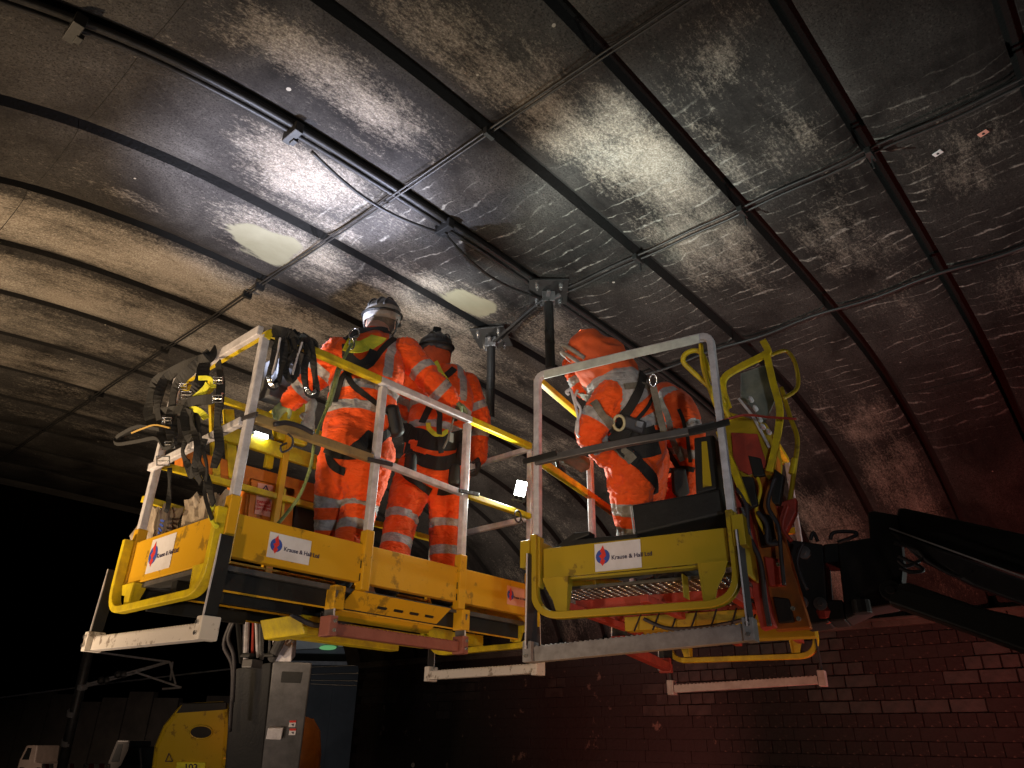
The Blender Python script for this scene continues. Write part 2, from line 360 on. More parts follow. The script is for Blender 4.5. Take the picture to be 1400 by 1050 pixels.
# backing shell behind the panels
mb=MB(); ss=np.linspace(0,S[-1],70); vs=[]
for s in ss:
    x,z,nx,nz=arc(s)
    for d in (.13,.5):
        for y in (YNEAR,YEND): vs.append((x-nx*d,y,z-nz*d))
fs=[]
for i in range(69):
    a=i*4;b=a+4; fs+=[(a,a+1,b+1,b),(a+2,b+2,b+3,a+3),(a,b,b+2,a+2),(a+1,a+3,b+3,b+1)]
fs+=[(0,2,3,1),(276,277,279,278)]
mb.add(vs,fs); mb.build('backing',MOR,arch)
# deck/spandrel over the arch (both end faces)
mb=MB()
for ya,yb in ((YEND-.05,YEND+.35),(YNEAR-.35,YNEAR)):
    lo=[(*[(arc(s)[0]-arc(s)[2]*.05),ya],arc(s)[1]-arc(s)[3]*.05) for s in np.linspace(0,S[-1],40)]
    poly=[V(p) for p in lo]+[V((12,ya,3.0)),V((12,ya,6.2)),V((-5,ya,6.2)),V((-5,ya,3.0))]
    mb=MB()
    for i in range(39):
        p,q=V(lo[i]),V(lo[i+1]); a=V((p.x,ya,6.2)); b=V((q.x,ya,6.2)); mb.prism([p,q,b,a],(0,yb-ya,0))
    mb.build('spandrel',CONC,arch)
mb=MB(); mb.box2((-5,YNEAR,5.6),(12,YEND,6.1)); mb.build('deck',CONC,arch)

# ---- abutments
def sweepbox(name,lab,x0,x1,mt=MOR):
    t=thing(name,((x0+x1)/2,4,0),lab,'wall'); mb=MB(); mb.box2((x0,YNEAR-.3,0),(x1,YEND,2.99)); mb.build('core',mt,t); return t
wr=sweepbox('abutment_wall','dark sooty brick abutment wall under the right side of the arch',9.03,10.2)
BH,BL=.132,.33; bricks={}
def brickmesh(L):
    key=round(L,2)
    if key not in bricks:
        bm=bmesh.new(); bmesh.ops.create_cube(bm,size=1); bmesh.ops.scale(bm,vec=(.06,L-.011,BH-.011),verts=bm.verts)
        bmesh.ops.bevel(bm,geom=[e for e in bm.edges if all(v.co.x<0 for v in e.verts)],offset=.005,segments=1,affect='EDGES')
        me=bpy.data.meshes.new('brick'); bm.to_mesh(me); bm.free(); bricks[key]=me
    return bricks[key]
indiv=0; rest=MB(); cand=[]
for r in range(22):
    z=2.99-BH*(r+.5)
    hd=(r%2==1); L=BL/2 if hd else BL; y=YNEAR+(.11 if r%2 else 0)
    while y<YEND-L: cand.append((r,z,y+L/2,L)); y+=L
cand.sort(key=lambda c:(0 if (c[2]>1.0 and c[2]<4.2 and c[1]>1.75) else 1, abs(c[2]-3.0)+ .8*(2.99-c[1])))
for i,(r,z,y,L) in enumerate(cand):
    dx=random.uniform(-.006,.006); rough=noise.noise(V((y*.9,z*1.3,1.7)))>(.02 if z>2.3 else -.35) or z<2.1
    if rough: dx+=random.uniform(-.004,.009)
    if i<290:
        me=brickmesh(L).copy() if False else brickmesh(L); o=bpy.data.objects.new('brick',me); COL.objects.link(o); o.parent=wr
        o.location=V((9.02+dx,y,z))-wr.location; o.scale=(1,1.03,1.065) if rough else (1,1,1); o.rotation_euler=(random.gauss(0,.006),random.gauss(0,.008),random.gauss(0,.006))
        if not me.materials: me.materials.append(BR1)
        o.material_slots[0].link='OBJECT'; o.material_slots[0].material=BR2 if rough else BR1
    else:
        rest.cur=1 if rough else 0; gp=.003 if rough else .011; rest.box((9.02+dx,y,z),(.06,L-gp,BH-gp))
tag(rest.build('brickwork',None,wr,mats=[BR1,BR2]),kind='stuff')
mb=MB(); mb.box2((8.90,YNEAR,2.99),(9.03,YEND,3.02)); 
for s0 in np.arange(YNEAR,YEND-1,1.3): mb.box2((8.93,s0+.004,2.93),(9.06,s0+1.296,3.03))
mb.build('impost',CONC,wr,bevel=.006)
mb=MB(); p=ONX(565,1046,8.97); mb.lathe([(.035,0),(.035,.012),(.02,.014),(.02,.03),(.008,.03)],p,(-1,0,0),12); mb.build('wall_stud',WHT,wr)
sweepbox('far_abutment_wall','concrete faced abutment wall on the left side of the arch',-2.8,-1.6,CONC)

# ---- conduits and cables on the soffit
def soff(s,y,d): x,z,nx,nz=arc(s); return V((x+nx*d,y,z+nz*d))
def run_y(s,y0,y1,d,r,mb,n=40,sag=0):
    mb.tube([soff(s,y0+(y1-y0)*i/n,d+(sag*abs(math.sin((y0+(y1-y0)*i/n-3.816)/.8*math.pi)) if sag else 0)+.006*math.sin(i*.9)) for i in range(n+1)],r,7)
t=thing('soffit_cable',soff(sA,4,.06),'thin straight twin cable crossing the arch joints left of the hangers','cable')
for ds in (-.013,.013):
    mb=MB(); run_y(sA+ds,YNEAR,YEND,.034,.0065,mb); mb.build('conduit',BLG,t,smooth=True)
for y in (4.62,4.80,2.2,.6,6.2,7.8): mb=MB(); mb.box(soff(sA,y,.045),(.07,.025,.05)); mb.build('clamp',BLK,t)
t=thing('soffit_conduit',soff(sB,1,.06),'sagging black conduit pair clipped across the joints right of the hangers','conduit')
for ds,dd in ((-.02,0),(.022,.012)):
    mb=MB(); run_y(sB+ds,YNEAR,3.0,.030+dd*.6,.0085,mb,60,.006); mb.build('pipe',BLG,t,smooth=True)
for k in range(2,8):
    mb=MB(); mb.box(soff(sB,YK(k),.055),(.10,.035,.045)); mb.beam(soff(sB+.02,YK(k),.03),soff(sB+.03,YK(k),.14),.012,.012); mb.build('clip',BLK,t,bevel=.003)
t=thing('joint_conduit',soff(sA-1,YK(1),.06),'heavy black conduit bundle following the arch joint above the left platform','conduit')
for dy,dd,r in ((-.028,.02,.019),(.022,.024,.015)):
    mb=MB(); mb.tube([soff(s,YK(1)+dy,dd) for s in np.linspace(.3,s_of_x(6.6),90)],r,8); mb.build('pipe',BLG,t,smooth=True)
mb=MB(); pp=[]
for s in np.linspace(sA-.6,sB-.02,60):
    u=(s-(sA-.6))/(sB-sA+.58); lo=.055*abs(math.sin(u*math.pi*2.0)); pp.append(soff(s,YK(1)+.05+lo*1.1,.05+.05*abs(math.sin(u*math.pi*2))))
mb.tube(pp,.011,7); mb.build('cable',BLG,t,smooth=True)
for px,py in ((93,24),(402,172),(615,306)):
    q=ONZ(px,py,4.85); s=s_of_x(q.x); mb=MB(); mb.box(soff(s,YK(1),.045),(.05,.14,.07)); mb.box(soff(s+.02,YK(1)+.02,.08),(.03,.05,.03)); mb.build('clamp',BLK,t,bevel=.004)
t=thing('right_joint_conduit',soff(sB+2,YK(-0),.06),'thin dark conduit running down the haunch behind the right platform','conduit')
mb=MB(); mb.tube([soff(sB+STEP+.02*math.sin(y*7),y,.03) for y in np.linspace(YNEAR,3.4,50)],.014,7); mb.build('pipe',BLG,t,smooth=True)
# two hanging drop tubes
def hanger(px,py,y,ztip,label,ang):
    top=ONY(px,py,y); s=s_of_x(top.x); top=soff(s,y,.03)
    t=thing('drop_tube_hanger',top,label,'hanger','drop tubes bolted to the arch'); rz=Matrix.Rotation(ang,3,'Z')
    mb=MB(); mb.box(top+V((0,0,-.012)),(.34,.30,.016),rz); mb.build('base_plate',BLK,t,bevel=.003)
    for a,b in ((-.11,-.09),(.11,-.09),(-.11,.09),(.11,.09)):
        mb=MB(); mb.lathe([(.016,0),(.016,.03),(.008,.03),(.008,.055)],top+rz@V((a,b,-.018)),(0,0,-1),6); mb.build('bolt',CHR,t)
    mb=MB(); mb.box(top+V((0,0,-.07)),(.07,.10,.09),rz); mb.beam(top+rz@V((-.08,.0,-.05)),top+rz@V((.09,.02,-.12)),.03,.02); mb.beam(top+rz@V((.0,-.09,-.04)),top+rz@V((.03,.06,-.12)),.02,.03); mb.build('clevis',STL,t,bevel=.004)
    mb=MB(); b=V((top.x+.015,y,ztip)); a=top+V((0,0,-.10)); mb.tube([a,b],.036,14); mb.build('tube',BLG,t,smooth=False)
    mb=MB()
    for f in (.45,.62): mb.tube([a.lerp(b,f),a.lerp(b,f+.02)],.040,14)
    mb.build('sleeve',BLK,t)
    return top
h1=hanger(750,400,2.98,4.19,'longer black drop tube in front of the conduit junction, with cables at its plate',.7)
h2=hanger(672,462,3.80,4.10,'farther drop tube beside the pale mortar patch, behind the second worker',.5)
t=thing('link_cable',h1+V((0,0,-.05)),'pair of black rods linking the two drop tube plates','cable')
mb=MB(); mb.tube(smooth_path([h1+V((0,.05,-.06)),h1.lerp(h2,.5)+V((0,0,-.05)),h2+V((0,0,-.08))],8),.012,7); mb.tube(smooth_path([h1+V((.06,.1,-.03)),h1.lerp(h2,.5)+V((.05,0,-.02)),h2+V((.06,-.05,-.04))],8),.009,7); mb.build('rods',BLG,t)

# ================================================================== STICKERS
def sticker(parent,org,right,upd,w_,h_,sc,m=LAB):
    r=V(right).normalized();u=V(upd).normalized();n=r.cross(u); o=V(org)
    mb=MB(); mb.prism([o,o+r*w_,o+r*w_+u*h_,o+u*h_],n*.0015); s=mb.build('company_sticker',m,parent)
    c=o+r*w_*.18+u*h_*.52+n*.002
    mb=MB(); rad=h_*.27; mb.prism([c+r*rad*math.cos(a)+u*rad*math.sin(a) for a in np.linspace(0,2*math.pi,21)[:-1]],n*.0005); mb.build('logo_disc',BLU,s)
    mb=MB(); k=h_; pts=[(-.02,-.34),(.10,-.16),(.03,-.10),(.13,.04),(.02,.40),(-.10,.22),(-.04,.10),(-.15,.02),(-.06,-.08),(-.12,-.2)]
    mb.prism([c+n*.0007+r*a*k+u*b*k for a,b in pts],n*.0005); mb.build('logo_flame',RIN,s)
    text('lettering','Krause & Hall Ltd',sc,o+r*w_*.365+u*h_*.44+n*.002,r,u,INK,s,'LEFT',.0005)
    return s

# ================================================================== PLATFORM 1
E_X=V((1,0,0));E_Y=V((0,1,0));E_Z=V((0,0,1))
RECT=lambda a,b:[(-a/2,-b/2),(a/2,-b/2),(a/2,b/2),(-a/2,b/2)]
X0,X1,Y0,Y1,ZF=1.45,3.45,2.90,3.80,2.37
p1=thing('work_platform',(X0,Y0,ZF),'longer yellow lift basket on the left with bags, harnesses and two workers','lift platform')
XS=[X0,2.19,2.84,X1]
# toe boards (front three panels, back three, ends)
for i in range(3):
    for y,s in ((Y0,1),(Y1,-1)):
        mb=MB(); a,b=XS[i]+(.022 if i else .022),XS[i+1]-.022
        mb.box2((a,y,ZF+.018),(b,y+s*.012,ZF+.2)); mb.box2((a,y+s*.0121,ZF+.186),(b,y+s*.03,ZF+.199)); mb.box2((a,y+s*.0121,ZF+.018),(b,y+s*.045,ZF+.03))
        if i<3:
            pass
        mb.build('toe_board',YEL,p1,bevel=.003)
for x,s in ((X0,1),(X1,-1)):
    mb=MB(); mb.box2((x,Y0+.025,ZF-.01),(x+s*.012,Y1-.025,ZF+.2)); mb.build('toe_board',YEL,p1,bevel=.003)
# posts: yellow socket below, aluminium above
def post(x,y,z0,z1,par,m,w_=.042,name='post'): mb=MB(); mb.beam((x,y,z0),(x,y,z1),w_,w_,(0,1,0)); return mb.build(name,m,par,bevel=.005)
for i,x in enumerate(XS):
    for y in (Y0,Y1):
        xx=x+(.0 if 0<i<3 else (.018 if i==0 else -.018)); yy=y+(.0 if False else (.004 if y==Y0 else -.004))
        post(xx,yy,ZF-.02,ZF+.27,p1,YEL,.05,'post_socket')
        if not(y==Y1 and i in(1,2)): post(xx,yy,ZF+.27,ZF+1.06,p1,SIL,.038)
        else: post(xx,yy,ZF+.27,ZF+1.06,p1,YEL,.038)
# front top rail with rounded corner at left end (one bent tube down the left end)
def rail(pts,m,w_=.036,h_=.036,name='rail',nrm=E_Z,par=None):
    mb=MB(); mb.sweep(pts,RECT(w_,h_),nrm); return mb.build(name,m,par or p1,bevel=.005)
ZT=ZF+1.09; ZM=ZF+.62
rail([(X0+.05,Y0,ZT),(2.16,Y0,ZT)],YEB,.04,.04)
rail([(2.16,Y0,ZT),(2.86,Y0,ZT)],SIL,.04,.04)
rail([(2.86,Y0,ZT),(X1-.03,Y0,ZT)],YEB,.04,.04)
rail([(X0+.02,Y0,ZF+1.04),(X0+.025,Y0,ZT-.02),(X0+.05,Y0,ZT+.001)],YEB,.036,.036,nrm=E_Y)
rail([(X0,Y0+.02,ZT),(X0,Y1-.02,ZT)],SIL,.03,.05)
mb=MB(); mb.box2((X0+.016,Y0+.03,ZT-.03),(X0+.03,Y1-.03,ZT-.005)); mb.build('rail_strip',YEB,p1)
rail([(X0,Y0+.03,ZM),(X0,Y1+.03,ZM-.02)],SIL,.03,.04)
rail([(X0+.04,Y0-.0,ZM+.02),(2.165,Y0,ZM+.02)],mat('worn_gold_rail',(.42,.30,.12),.45,.2,(.22,.15,.08),12,.5,.1),.034,.044)
rail([(2.215,Y0,ZM+.02),(2.815,Y0,ZM)],SIL,.034,.034)
rail([(2.86,Y0,ZM),(X1-.03,Y0,ZM)],YEB,.034,.034)
for z in (ZT,ZM,):
    rail([(X0+.03,Y1,z),(X1-.03,Y1,z)],YEB,.036,.036)
    rail([(X1,Y0+.02,z),(X1,Y1-.02,z)],SIL,.03,.036)
rail([(X0+.3,Y1,ZM+.28),(2.9,Y1,ZM+.28)],YEB,.03,.09)
# joint straps between rails
for (x,y,z,d) in ((X0,Y0,ZM,E_Y),(2.19,Y0,ZM,E_X),(2.84,Y0,ZM,E_X),(X0,Y1,ZM-.01,E_Y)):
    mb=MB(); mb.beam(V((x,y-.026,z))-d*.07,V((x,y-.026,z+.015))+d*.09,.012,.022); mb.build('strap',DRK,p1,bevel=.003)
# end loops of flat bar + brackets + hanging step on rubber straps
def loop_end(par,T,wid,z0,ztop,zbot,mt,r=.13,brk=True,ins=.0):
    """T maps (along, out, z) to world"""
    pts=fillet([T(ins,.03,ztop),T(ins,.03,zbot),T(wid-ins,.03,zbot),T(wid-ins,.03,ztop)],r,8)
    mb=MB(); n=(T(0,1,0)-T(0,0,0)).normalized(); mb.sweep(pts,RECT(.032,.045),n); mb.build('step_loop',mt,par,bevel=.004,smooth=False)
    if brk:
        for a,sg in ((ins+.035,1),(wid-ins-.035,-1)):
            mb=MB(); q=[T(a,.012,z0-.0),T(a+sg*.13,.012,z0),T(a+sg*.12,.012,zbot+.02),T(a+sg*.07,.012,zbot+.02),T(a+sg*.055,.012,zbot+.07),T(a+sg*.02,.012,z0-.05)]
            mb.prism(q,n*.008); mb.prism([T(a+sg*.122,-.05,z0),T(a+sg*.128,.022,z0),T(a+sg*.12,.022,zbot+.02),T(a+sg*.112,-.02,zbot+.02)],(T(.006,0,0)-T(0,0,0))*1.0); mb.build('loop_bracket',mt,par)
def hang_step(par,T,a0,a1,zs,zb0,zb1,mt,thick=.045,out=.05,tooth=True,strapw=.07,strapm=DRK,edge=None):
    n=(T(0,1,0)-T(0,0,0)).normalized(); al=(T(1,0,0)-T(0,0,0)).normalized()
    for a,zb in ((a0+.02,zb0),(a1-.02,zb1)):
        mb=MB(); ribbon(mb,[T(a,out*.6,zs),T(a,out,zs*.6+zb*.4),T(a+.004,out+.01,zb+.02)],strapw,.008,[al]*3); mb.build('step_strap',strapm,par)
        mb=MB(); mb.beam(T(a,out+strapw*.5,zs),T(a,out+.01+strapw*.5,zb+.02),.006,.006); mb.build('strap_edge',SIL,par)
        mb=MB(); mb.prism([T(a-.022,out-.03,zb-.035),T(a+.022,out-.03,zb-.035),T(a+.022,out-.03,zb+.055),T(a-.022,out-.03,zb+.055)],n*.08); mb.build('step_bracket',mt,par,bevel=.004)
        for dz in (-.01,.03): mb=MB(); mb.lathe([(.009,0),(.009,.01)],T(a,out+.05,zb+dz),n,6); mb.build('step_bolt',CHR,par)
    mb=MB(); A=T(a0+.045,out,zb0); B=T(a1-.045,out,zb1); mb.beam(A,B,.05,thick,(0,0,1))
    if tooth:
        L=(B-A).length; k=int(L/.024); rot=Matrix((al,n,E_Z)).transposed()
        for i in range(k): q=A.lerp(B,(i+.5)/k)+E_Z*(thick/2-.0015); mb.box(q,(.012,.05,.010),rot)
    mb.build('step_bar',mt,par,bevel=.002)
TL=lambda a,o,z:V((X0-o,Y0+a,z))
loop_end(p1,TL,.9,ZF-.012,ZF+.21,2.235,YEB)
hang_step(p1,TL,-.055,1.09,2.46,2.08,2.105,WHT,.06,.0,strapw=.055,strapm=BLK)
TR=lambda a,o,z:V((X1+o,Y0+a,z))
loop_end(p1,TR,.9,ZF-.012,ZF+.21,2.235,YEB)
hang_step(p1,TR,-.03,.92,2.40,2.10,2.10,WHT,.05,.03,strapw=.05)
TF=lambda a,o,z:V((2.0+a,Y0-o,z))
hang_step(p1,TF,.03,.92,2.34,2.165,2.165,BRN,.05,-.05,strapw=.07,strapm=STL)
# hanger brackets of the front step
for x in (2.07,2.90):
    mb=MB(); mb.box2((x-.03,Y0+.005,2.25),(x+.03,Y0+.075,ZF-.012)); mb.build('step_hanger',YEL,p1,bevel=.004)
# floor, floor ribs, sloping toe plate, underframe
mb=MB(); mb.box2((X0+.02,Y0+.05,ZF-.03),(X1-.02,Y1-.05,ZF-.008)); mb.build('floor',STL,p1)
for y in (Y0+.10,Y0+.45,Y1-.10):
    mb=MB(); mb.box2((X0+.04,y-.025,ZF-.105),(X1-.04,y+.025,ZF-.031)); mb.build('floor_beam',BLK,p1,bevel=.004)
    mb=MB(); mb.box2((X0+.04,y-.0275,ZF-.114),(X1-.04,y-.0255,ZF-.106)); mb.build('beam_edge',YEL,p1)
for x in np.arange(X0+.2,X1,.3):
    mb=MB(); mb.box2((x-.015,Y0+.13,ZF-.075),(x+.015,Y1-.13,ZF-.032)); mb.build('floor_rib',BLK,p1)
mb=MB(); mb.prism([V((2.16,Y0+.02,ZF-.02)),V((2.80,Y0+.02,ZF-.02)),V((2.72,Y0+.11,ZF-.15)),V((2.10,Y0+.11,ZF-.15))],(0,.008,0)); mb.build('skirt_plate',YEL,p1)
for i in range(4): mb=MB(); mb.box(V((2.36+.105*i,Y0+.052,ZF-.073)),(.055,.006,.012),Matrix.Rotation(.6,3,'X')); mb.build('skirt_slot',BLK,p1)
mb=MB(); mb.box2((2.16,3.24,2.185),(2.95,3.30,2.25)); mb.box2((2.16,3.5,2.185),(2.95,3.58,2.25)); mb.prism([V((2.08,3.23,2.26)),V((2.2,3.23,2.26)),V((2.2,3.23,2.17)),V((2.12,3.23,2.17))],(0,.36,0)); mb.build('sub_frame',YEB,p1,bevel=.004)
mb=MB()
mb.tube(smooth_path([(1.98,3.15,2.24),(2.1,3.12,2.2),(2.25,3.12,2.23),(2.4,3.1,2.26),(2.5,3.05,2.3)],8),.013,7)
for i in range(4): mb.tube([V((2.15+.05*i+.012*math.cos(a),3.13+.02*math.sin(a),2.22+.055*math.sin(a))) for a in np.linspace(0,6.28,12)],.003,5)
mb.build('hydraulic_hose',DRK,p1,smooth=True)
mb=MB(); mb.box2((2.95,3.25,2.24),(3.4,3.33,2.30)); mb.box2((2.9,3.55,2.24),(3.4,3.6,2.30)); mb.build('extension_beam',YEB,p1)
for a,b,y in ((1.6,2.0,Y0+.2),(1.5,2.0,3.6)): mb=MB(); mb.beam(V((a,y,2.262)),V((b,y,2.262)),.02,.06); mb.build('slide_beam',BLK,p1)
sticker(p1,(1.66,Y0-.001,ZF+.045),E_X,E_Z,.215,.11,.0258)
sticker(p1,(3.22,Y0-.001,ZF+.06),E_X,E_Z,.155,.105,.0187,PNK)
sticker(p1,(X0-.0015,Y0+.68,ZF+.02),-E_Y,E_Z,.24,.16,.0288)
# bolts/slots on toe boards
for x in (2.165,2.215,2.815,2.868):
    for z in (ZF+.04,ZF+.10): mb=MB(); mb.box((x,Y0-.003,z),(.006,.006,.035)); mb.build('joint_slot',BLK,p1)
# mounting housing on the far side (orange) with danger sign
YB=Y1+.04
ob=[ONY(285,628,YB),ONY(432,668,YB),ONY(432,690,YB),ONY(285,652,YB)]
mb=MB(); mb.prism([ONY(250,612,YB),ONY(440,664,YB),ONY(440,690,YB),ONY(250,640,YB)],(0,.10,0)); mb.build('housing_beam',ORG,p1,bevel=.005)
mb=MB(); mb.prism([ONY(341,652,YB),ONY(404,668,YB),ONY(398,735,YB),ONY(333,716,YB)],(0,.25,0)); mb.build('housing_box',ORG,p1,bevel=.005)
mb=MB(); mb.prism([ONY(344,655,YB-.012),ONY(388,666,YB-.012),ONY(383,724,YB-.012),ONY(338,712,YB-.012)],(0,.01,0)); hb=mb.build('housing_door',ORG,p1,bevel=.003)
mb=MB(); mb.prism([ONY(388.5,668,YB-.02),ONY(391.5,669,YB-.02),ONY(387,712,YB-.02),ONY(384,711,YB-.02)],(0,.012,0)); mb.build('hinge',YEB,p1)
a,b,c,d=[ONY(353,660,YB-.016),ONY(374,664,YB-.016),ONY(369,707,YB-.016),ONY(348,702,YB-.016)]
mb=MB(); mb.prism([a,b,c,d],(0,.003,0)); dl=mb.build('danger_sign',PNK,p1)
rr=(b-a).normalized(); uu=(a-d).normalized(); w0=(b-a).length; h0=(a-d).length; nn_=rr.cross(uu).normalized()
def sgn(u,v_): return a+rr*u*w0-uu*v_*h0+nn_*.003
mb=MB()
for q0,q1 in (((.5,.04),(.9,.42)),((.9,.42),(.1,.42)),((.1,.42),(.5,.04))): mb.beam(sgn(*q0),sgn(*q1),.006,.002,nn_)
mb.prism([sgn(.53,.12),sgn(.42,.26),sgn(.5,.26),sgn(.42,.38),sgn(.62,.22),sgn(.52,.22)],nn_*.001); mb.build('warning_symbol',INK,dl)
text('danger_lettering','DANGER\nOverhead\nLive Wires',h0*.125,sgn(.5,.72),rr,uu,RIN,dl,'CENTER',.0006)
mb=MB(); mb.prism([ONY(405,690,YB+.02),ONY(436,698,YB+.02),ONY(436,745,YB+.02),ONY(398,735,YB+.02)],(0,.2,0)); mb.build('housing_recess',BLK,p1)
mb=MB(); mb.beam(ONY(372,602,Y1+.05),ONY(366,640,Y1+.05),.05,.03,(0,1,0)); mb.beam(ONY(295,655,Y1+.05),ONY(290,520,Y1+.05),.045,.03,(0,1,0)); mb.beam(ONY(318,655,Y1+.05),ONY(312,560,Y1+.05),.06,.03,(0,1,0)); mb.build('gate_stile',YEB,p1,bevel=.004)
mb=MB(); mb.beam(ONY(195,682,Y1+.08),ONY(330,720,Y1+.08),.03,.03); mb.build('lower_rail',YEB,p1)
# grey control box on the back rail
mb=MB(); q=ONY(385,525,Y1-.05); mb.box(q,(.20,.12,.26)); mb.box(q+V((-.02,-.065,.02)),(.12,.012,.14)); mb.build('control_box',mat('grey_plastic_box',(.13,.135,.145),.5,0,(.08,.08,.085),8,.5,.05),p1,bevel=.02)
mb=MB(); q=ONY(425,575,Y1-.02); mb.prism([ONY(372,560,Y1),ONY(412,540,Y1),ONY(432,560,Y1),ONY(420,610,Y1),ONY(380,600,Y1)],(0,.05,0)); mb.build('rail_gusset',YEB,p1,bevel=.01)

# ================================================================== PLATFORM 2 (turned 12 degrees)
d2=V((.212,-.977,0)).normalized(); s2=V((-d2.y,d2.x,0)); P0=V((2.734,2.266,2.40)); RZ=math.atan2(d2.y,d2.x); RM=Matrix((d2,s2,E_Z)).transposed()
def Q(a,b,z): return P0+d2*a+s2*b+E_Z*z
p2=thing('boom_lift_platform',P0,'olive yellow lift basket on the right joined to a black boom, two workers crouching inside','lift platform',rz=RZ)
W2,L2=.945,1.9
def qbox(mb,a,b):
    a=V(a);b=V(b);c=(a+b)/2; mb.box(Q(*c),[abs(t) for t in (b-a)],RM)
def qb(name,m,a,b,bev=.003): mb=MB(); qbox(mb,a,b); return mb.build(name,m,p2,bevel=bev)
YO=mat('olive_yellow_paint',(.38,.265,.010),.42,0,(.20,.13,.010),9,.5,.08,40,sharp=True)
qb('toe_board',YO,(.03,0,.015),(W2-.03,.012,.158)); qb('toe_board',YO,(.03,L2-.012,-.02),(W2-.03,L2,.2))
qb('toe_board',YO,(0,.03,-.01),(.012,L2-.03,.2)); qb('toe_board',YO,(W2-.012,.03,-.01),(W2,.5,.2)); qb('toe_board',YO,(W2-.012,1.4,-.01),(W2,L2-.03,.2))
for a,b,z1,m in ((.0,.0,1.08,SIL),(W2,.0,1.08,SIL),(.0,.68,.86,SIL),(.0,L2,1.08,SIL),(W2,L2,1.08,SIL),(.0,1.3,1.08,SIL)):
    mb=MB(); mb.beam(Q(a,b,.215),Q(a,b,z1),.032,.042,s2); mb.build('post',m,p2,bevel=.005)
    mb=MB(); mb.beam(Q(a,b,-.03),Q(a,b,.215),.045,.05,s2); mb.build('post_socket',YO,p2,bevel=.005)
def rail2(pts,m,w_=.034,h_=.04,nrm=E_Z,name='rail'): mb=MB(); mb.sweep([Q(*p) for p in pts],RECT(w_,h_),nrm); return mb.build(name,m,p2,bevel=.005)
mb=MB(); mb.sweep(fillet([Q(0,0,1.02),Q(0,0,1.105),Q(W2,0,1.105),Q(W2,0,1.02)],.05,5),RECT(.034,.036),s2); mb.build('rail',SIL,p2,bevel=.004)
mb=MB(); mb.beam(Q(.05,-.021,1.09),Q(W2-.05,-.021,1.09),.006,.045); mb.build('rail_strip',mat('pale_reflective_strip',(.66,.72,.66),.35,0,(.45,.48,.45),16,.4,0),p2)
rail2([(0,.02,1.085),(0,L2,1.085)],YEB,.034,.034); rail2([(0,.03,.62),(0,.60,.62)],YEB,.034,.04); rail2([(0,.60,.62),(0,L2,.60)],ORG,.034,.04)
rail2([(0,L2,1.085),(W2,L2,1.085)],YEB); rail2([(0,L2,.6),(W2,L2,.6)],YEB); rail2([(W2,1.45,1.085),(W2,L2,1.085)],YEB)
mb=MB(); sg=smooth_path([Q(0.0,-.025,.60),Q(.22,-.025,.61),Q(.5,-.03,.615),Q(.8,-.028,.615),Q(W2-.02,-.025,.625)],6); mb.sweep(sg,RECT(.03,.036),E_Z); mb.build('mid_strap',STL,p2,bevel=.004)
for a in (.03,W2-.05):
    mb=MB(); mb.beam(Q(a-.09,-.046,.605),Q(a+.10,-.046,.62),.010,.03); mb.build('strap_end',BLK,p2,bevel=.003)
mb=MB(); mb.tube(smooth_path([Q(W2-.02,-.03,.63),Q(W2+.1,0,.66),Q(W2+.2,.1,.67),Q(W2+.3,.2,.68)],5),.006,6); mb.build('red_cord',RED,p2)
T2=lambda a,o,z:Q(a,-o,z-2.4)
loop_end(p2,T2,W2,2.412,2.62,2.235,YO,.14)
hang_step(p2,T2,-.03,W2+.05,2.52,2.07,2.115,mat('grey_step_paint',(.30,.30,.30),.5,0,(.16,.15,.15),14,.5,.1),.065,.04,strapw=.10)
for a in (-.035,W2+.035): qb('strap_block',YO,(a-.025,-.07,.06),(a+.025,.0,.19))
T2b=lambda a,o,z:Q(a,L2+o,z-2.4)
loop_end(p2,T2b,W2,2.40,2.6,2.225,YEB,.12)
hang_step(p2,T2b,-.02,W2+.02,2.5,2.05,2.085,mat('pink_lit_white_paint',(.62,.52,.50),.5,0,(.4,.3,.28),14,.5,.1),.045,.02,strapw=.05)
T2c=lambda a,o,z:Q(-o,a+.92,z-2.4)
hang_step(p2,T2c,0,.84,2.40,2.21,2.17,RED,.05,-.04,strapw=.09,strapm=BLK)
qb('sill',YO,(.03,.013,.003),(W2-.03,.07,.014)); 
# floor: red-brown frame and dimpled tread plates
qb('floor',mat('tread_plate',(.16,.155,.15),.4,.7,(.08,.075,.07),14,.5,.2),(.03,.10,-.028),(W2-.03,L2-.03,-.012))
for y in (.36,.80,1.25,1.7): qb('floor_beam',RED,(.03,y,-.075),(W2-.03,y+.05,-.029))
for x in (.06,.47,W2-.1): qb('floor_beam',RED,(x,.1,-.11),(x+.04,L2-.05,-.076))
mb=MB()
for i in range(22):
    for j in range(44):
        a=.06+i*.038; b=.12+j*.038
        q=Q(a,b,-.028); mb.lathe([(.012,0),(.009,-.005),(.003,-.006)],q,(0,0,1),6)
tag(mb.build('tread_dimples',CHR,p2,smooth=True),kind='stuff')
qb('under_beam',YO,(.18,.65,-.15),(1.0,.73,-.08)); qb('under_beam',YO,(.1,1.15,-.16),(1.05,1.25,-.08))
mb=MB(); mb.tube(smooth_path([Q(.3,.62,-.10),Q(.45,.6,-.16),Q(.7,.62,-.15),Q(.95,.7,-.09)],6),.010,6)
for i in range(7): mb.tube([Q(.25+.1*i,.60,-.16),Q(.27+.1*i,.66,-.07)],.005,5)
mb.build('hose',DRK,p2)
sticker(p2,Q(.30,-.002,.022),d2,E_Z,.225,.128,.027)
qb('gusset',YO,(.70,.0,-.12),(.706,.08,-.02))
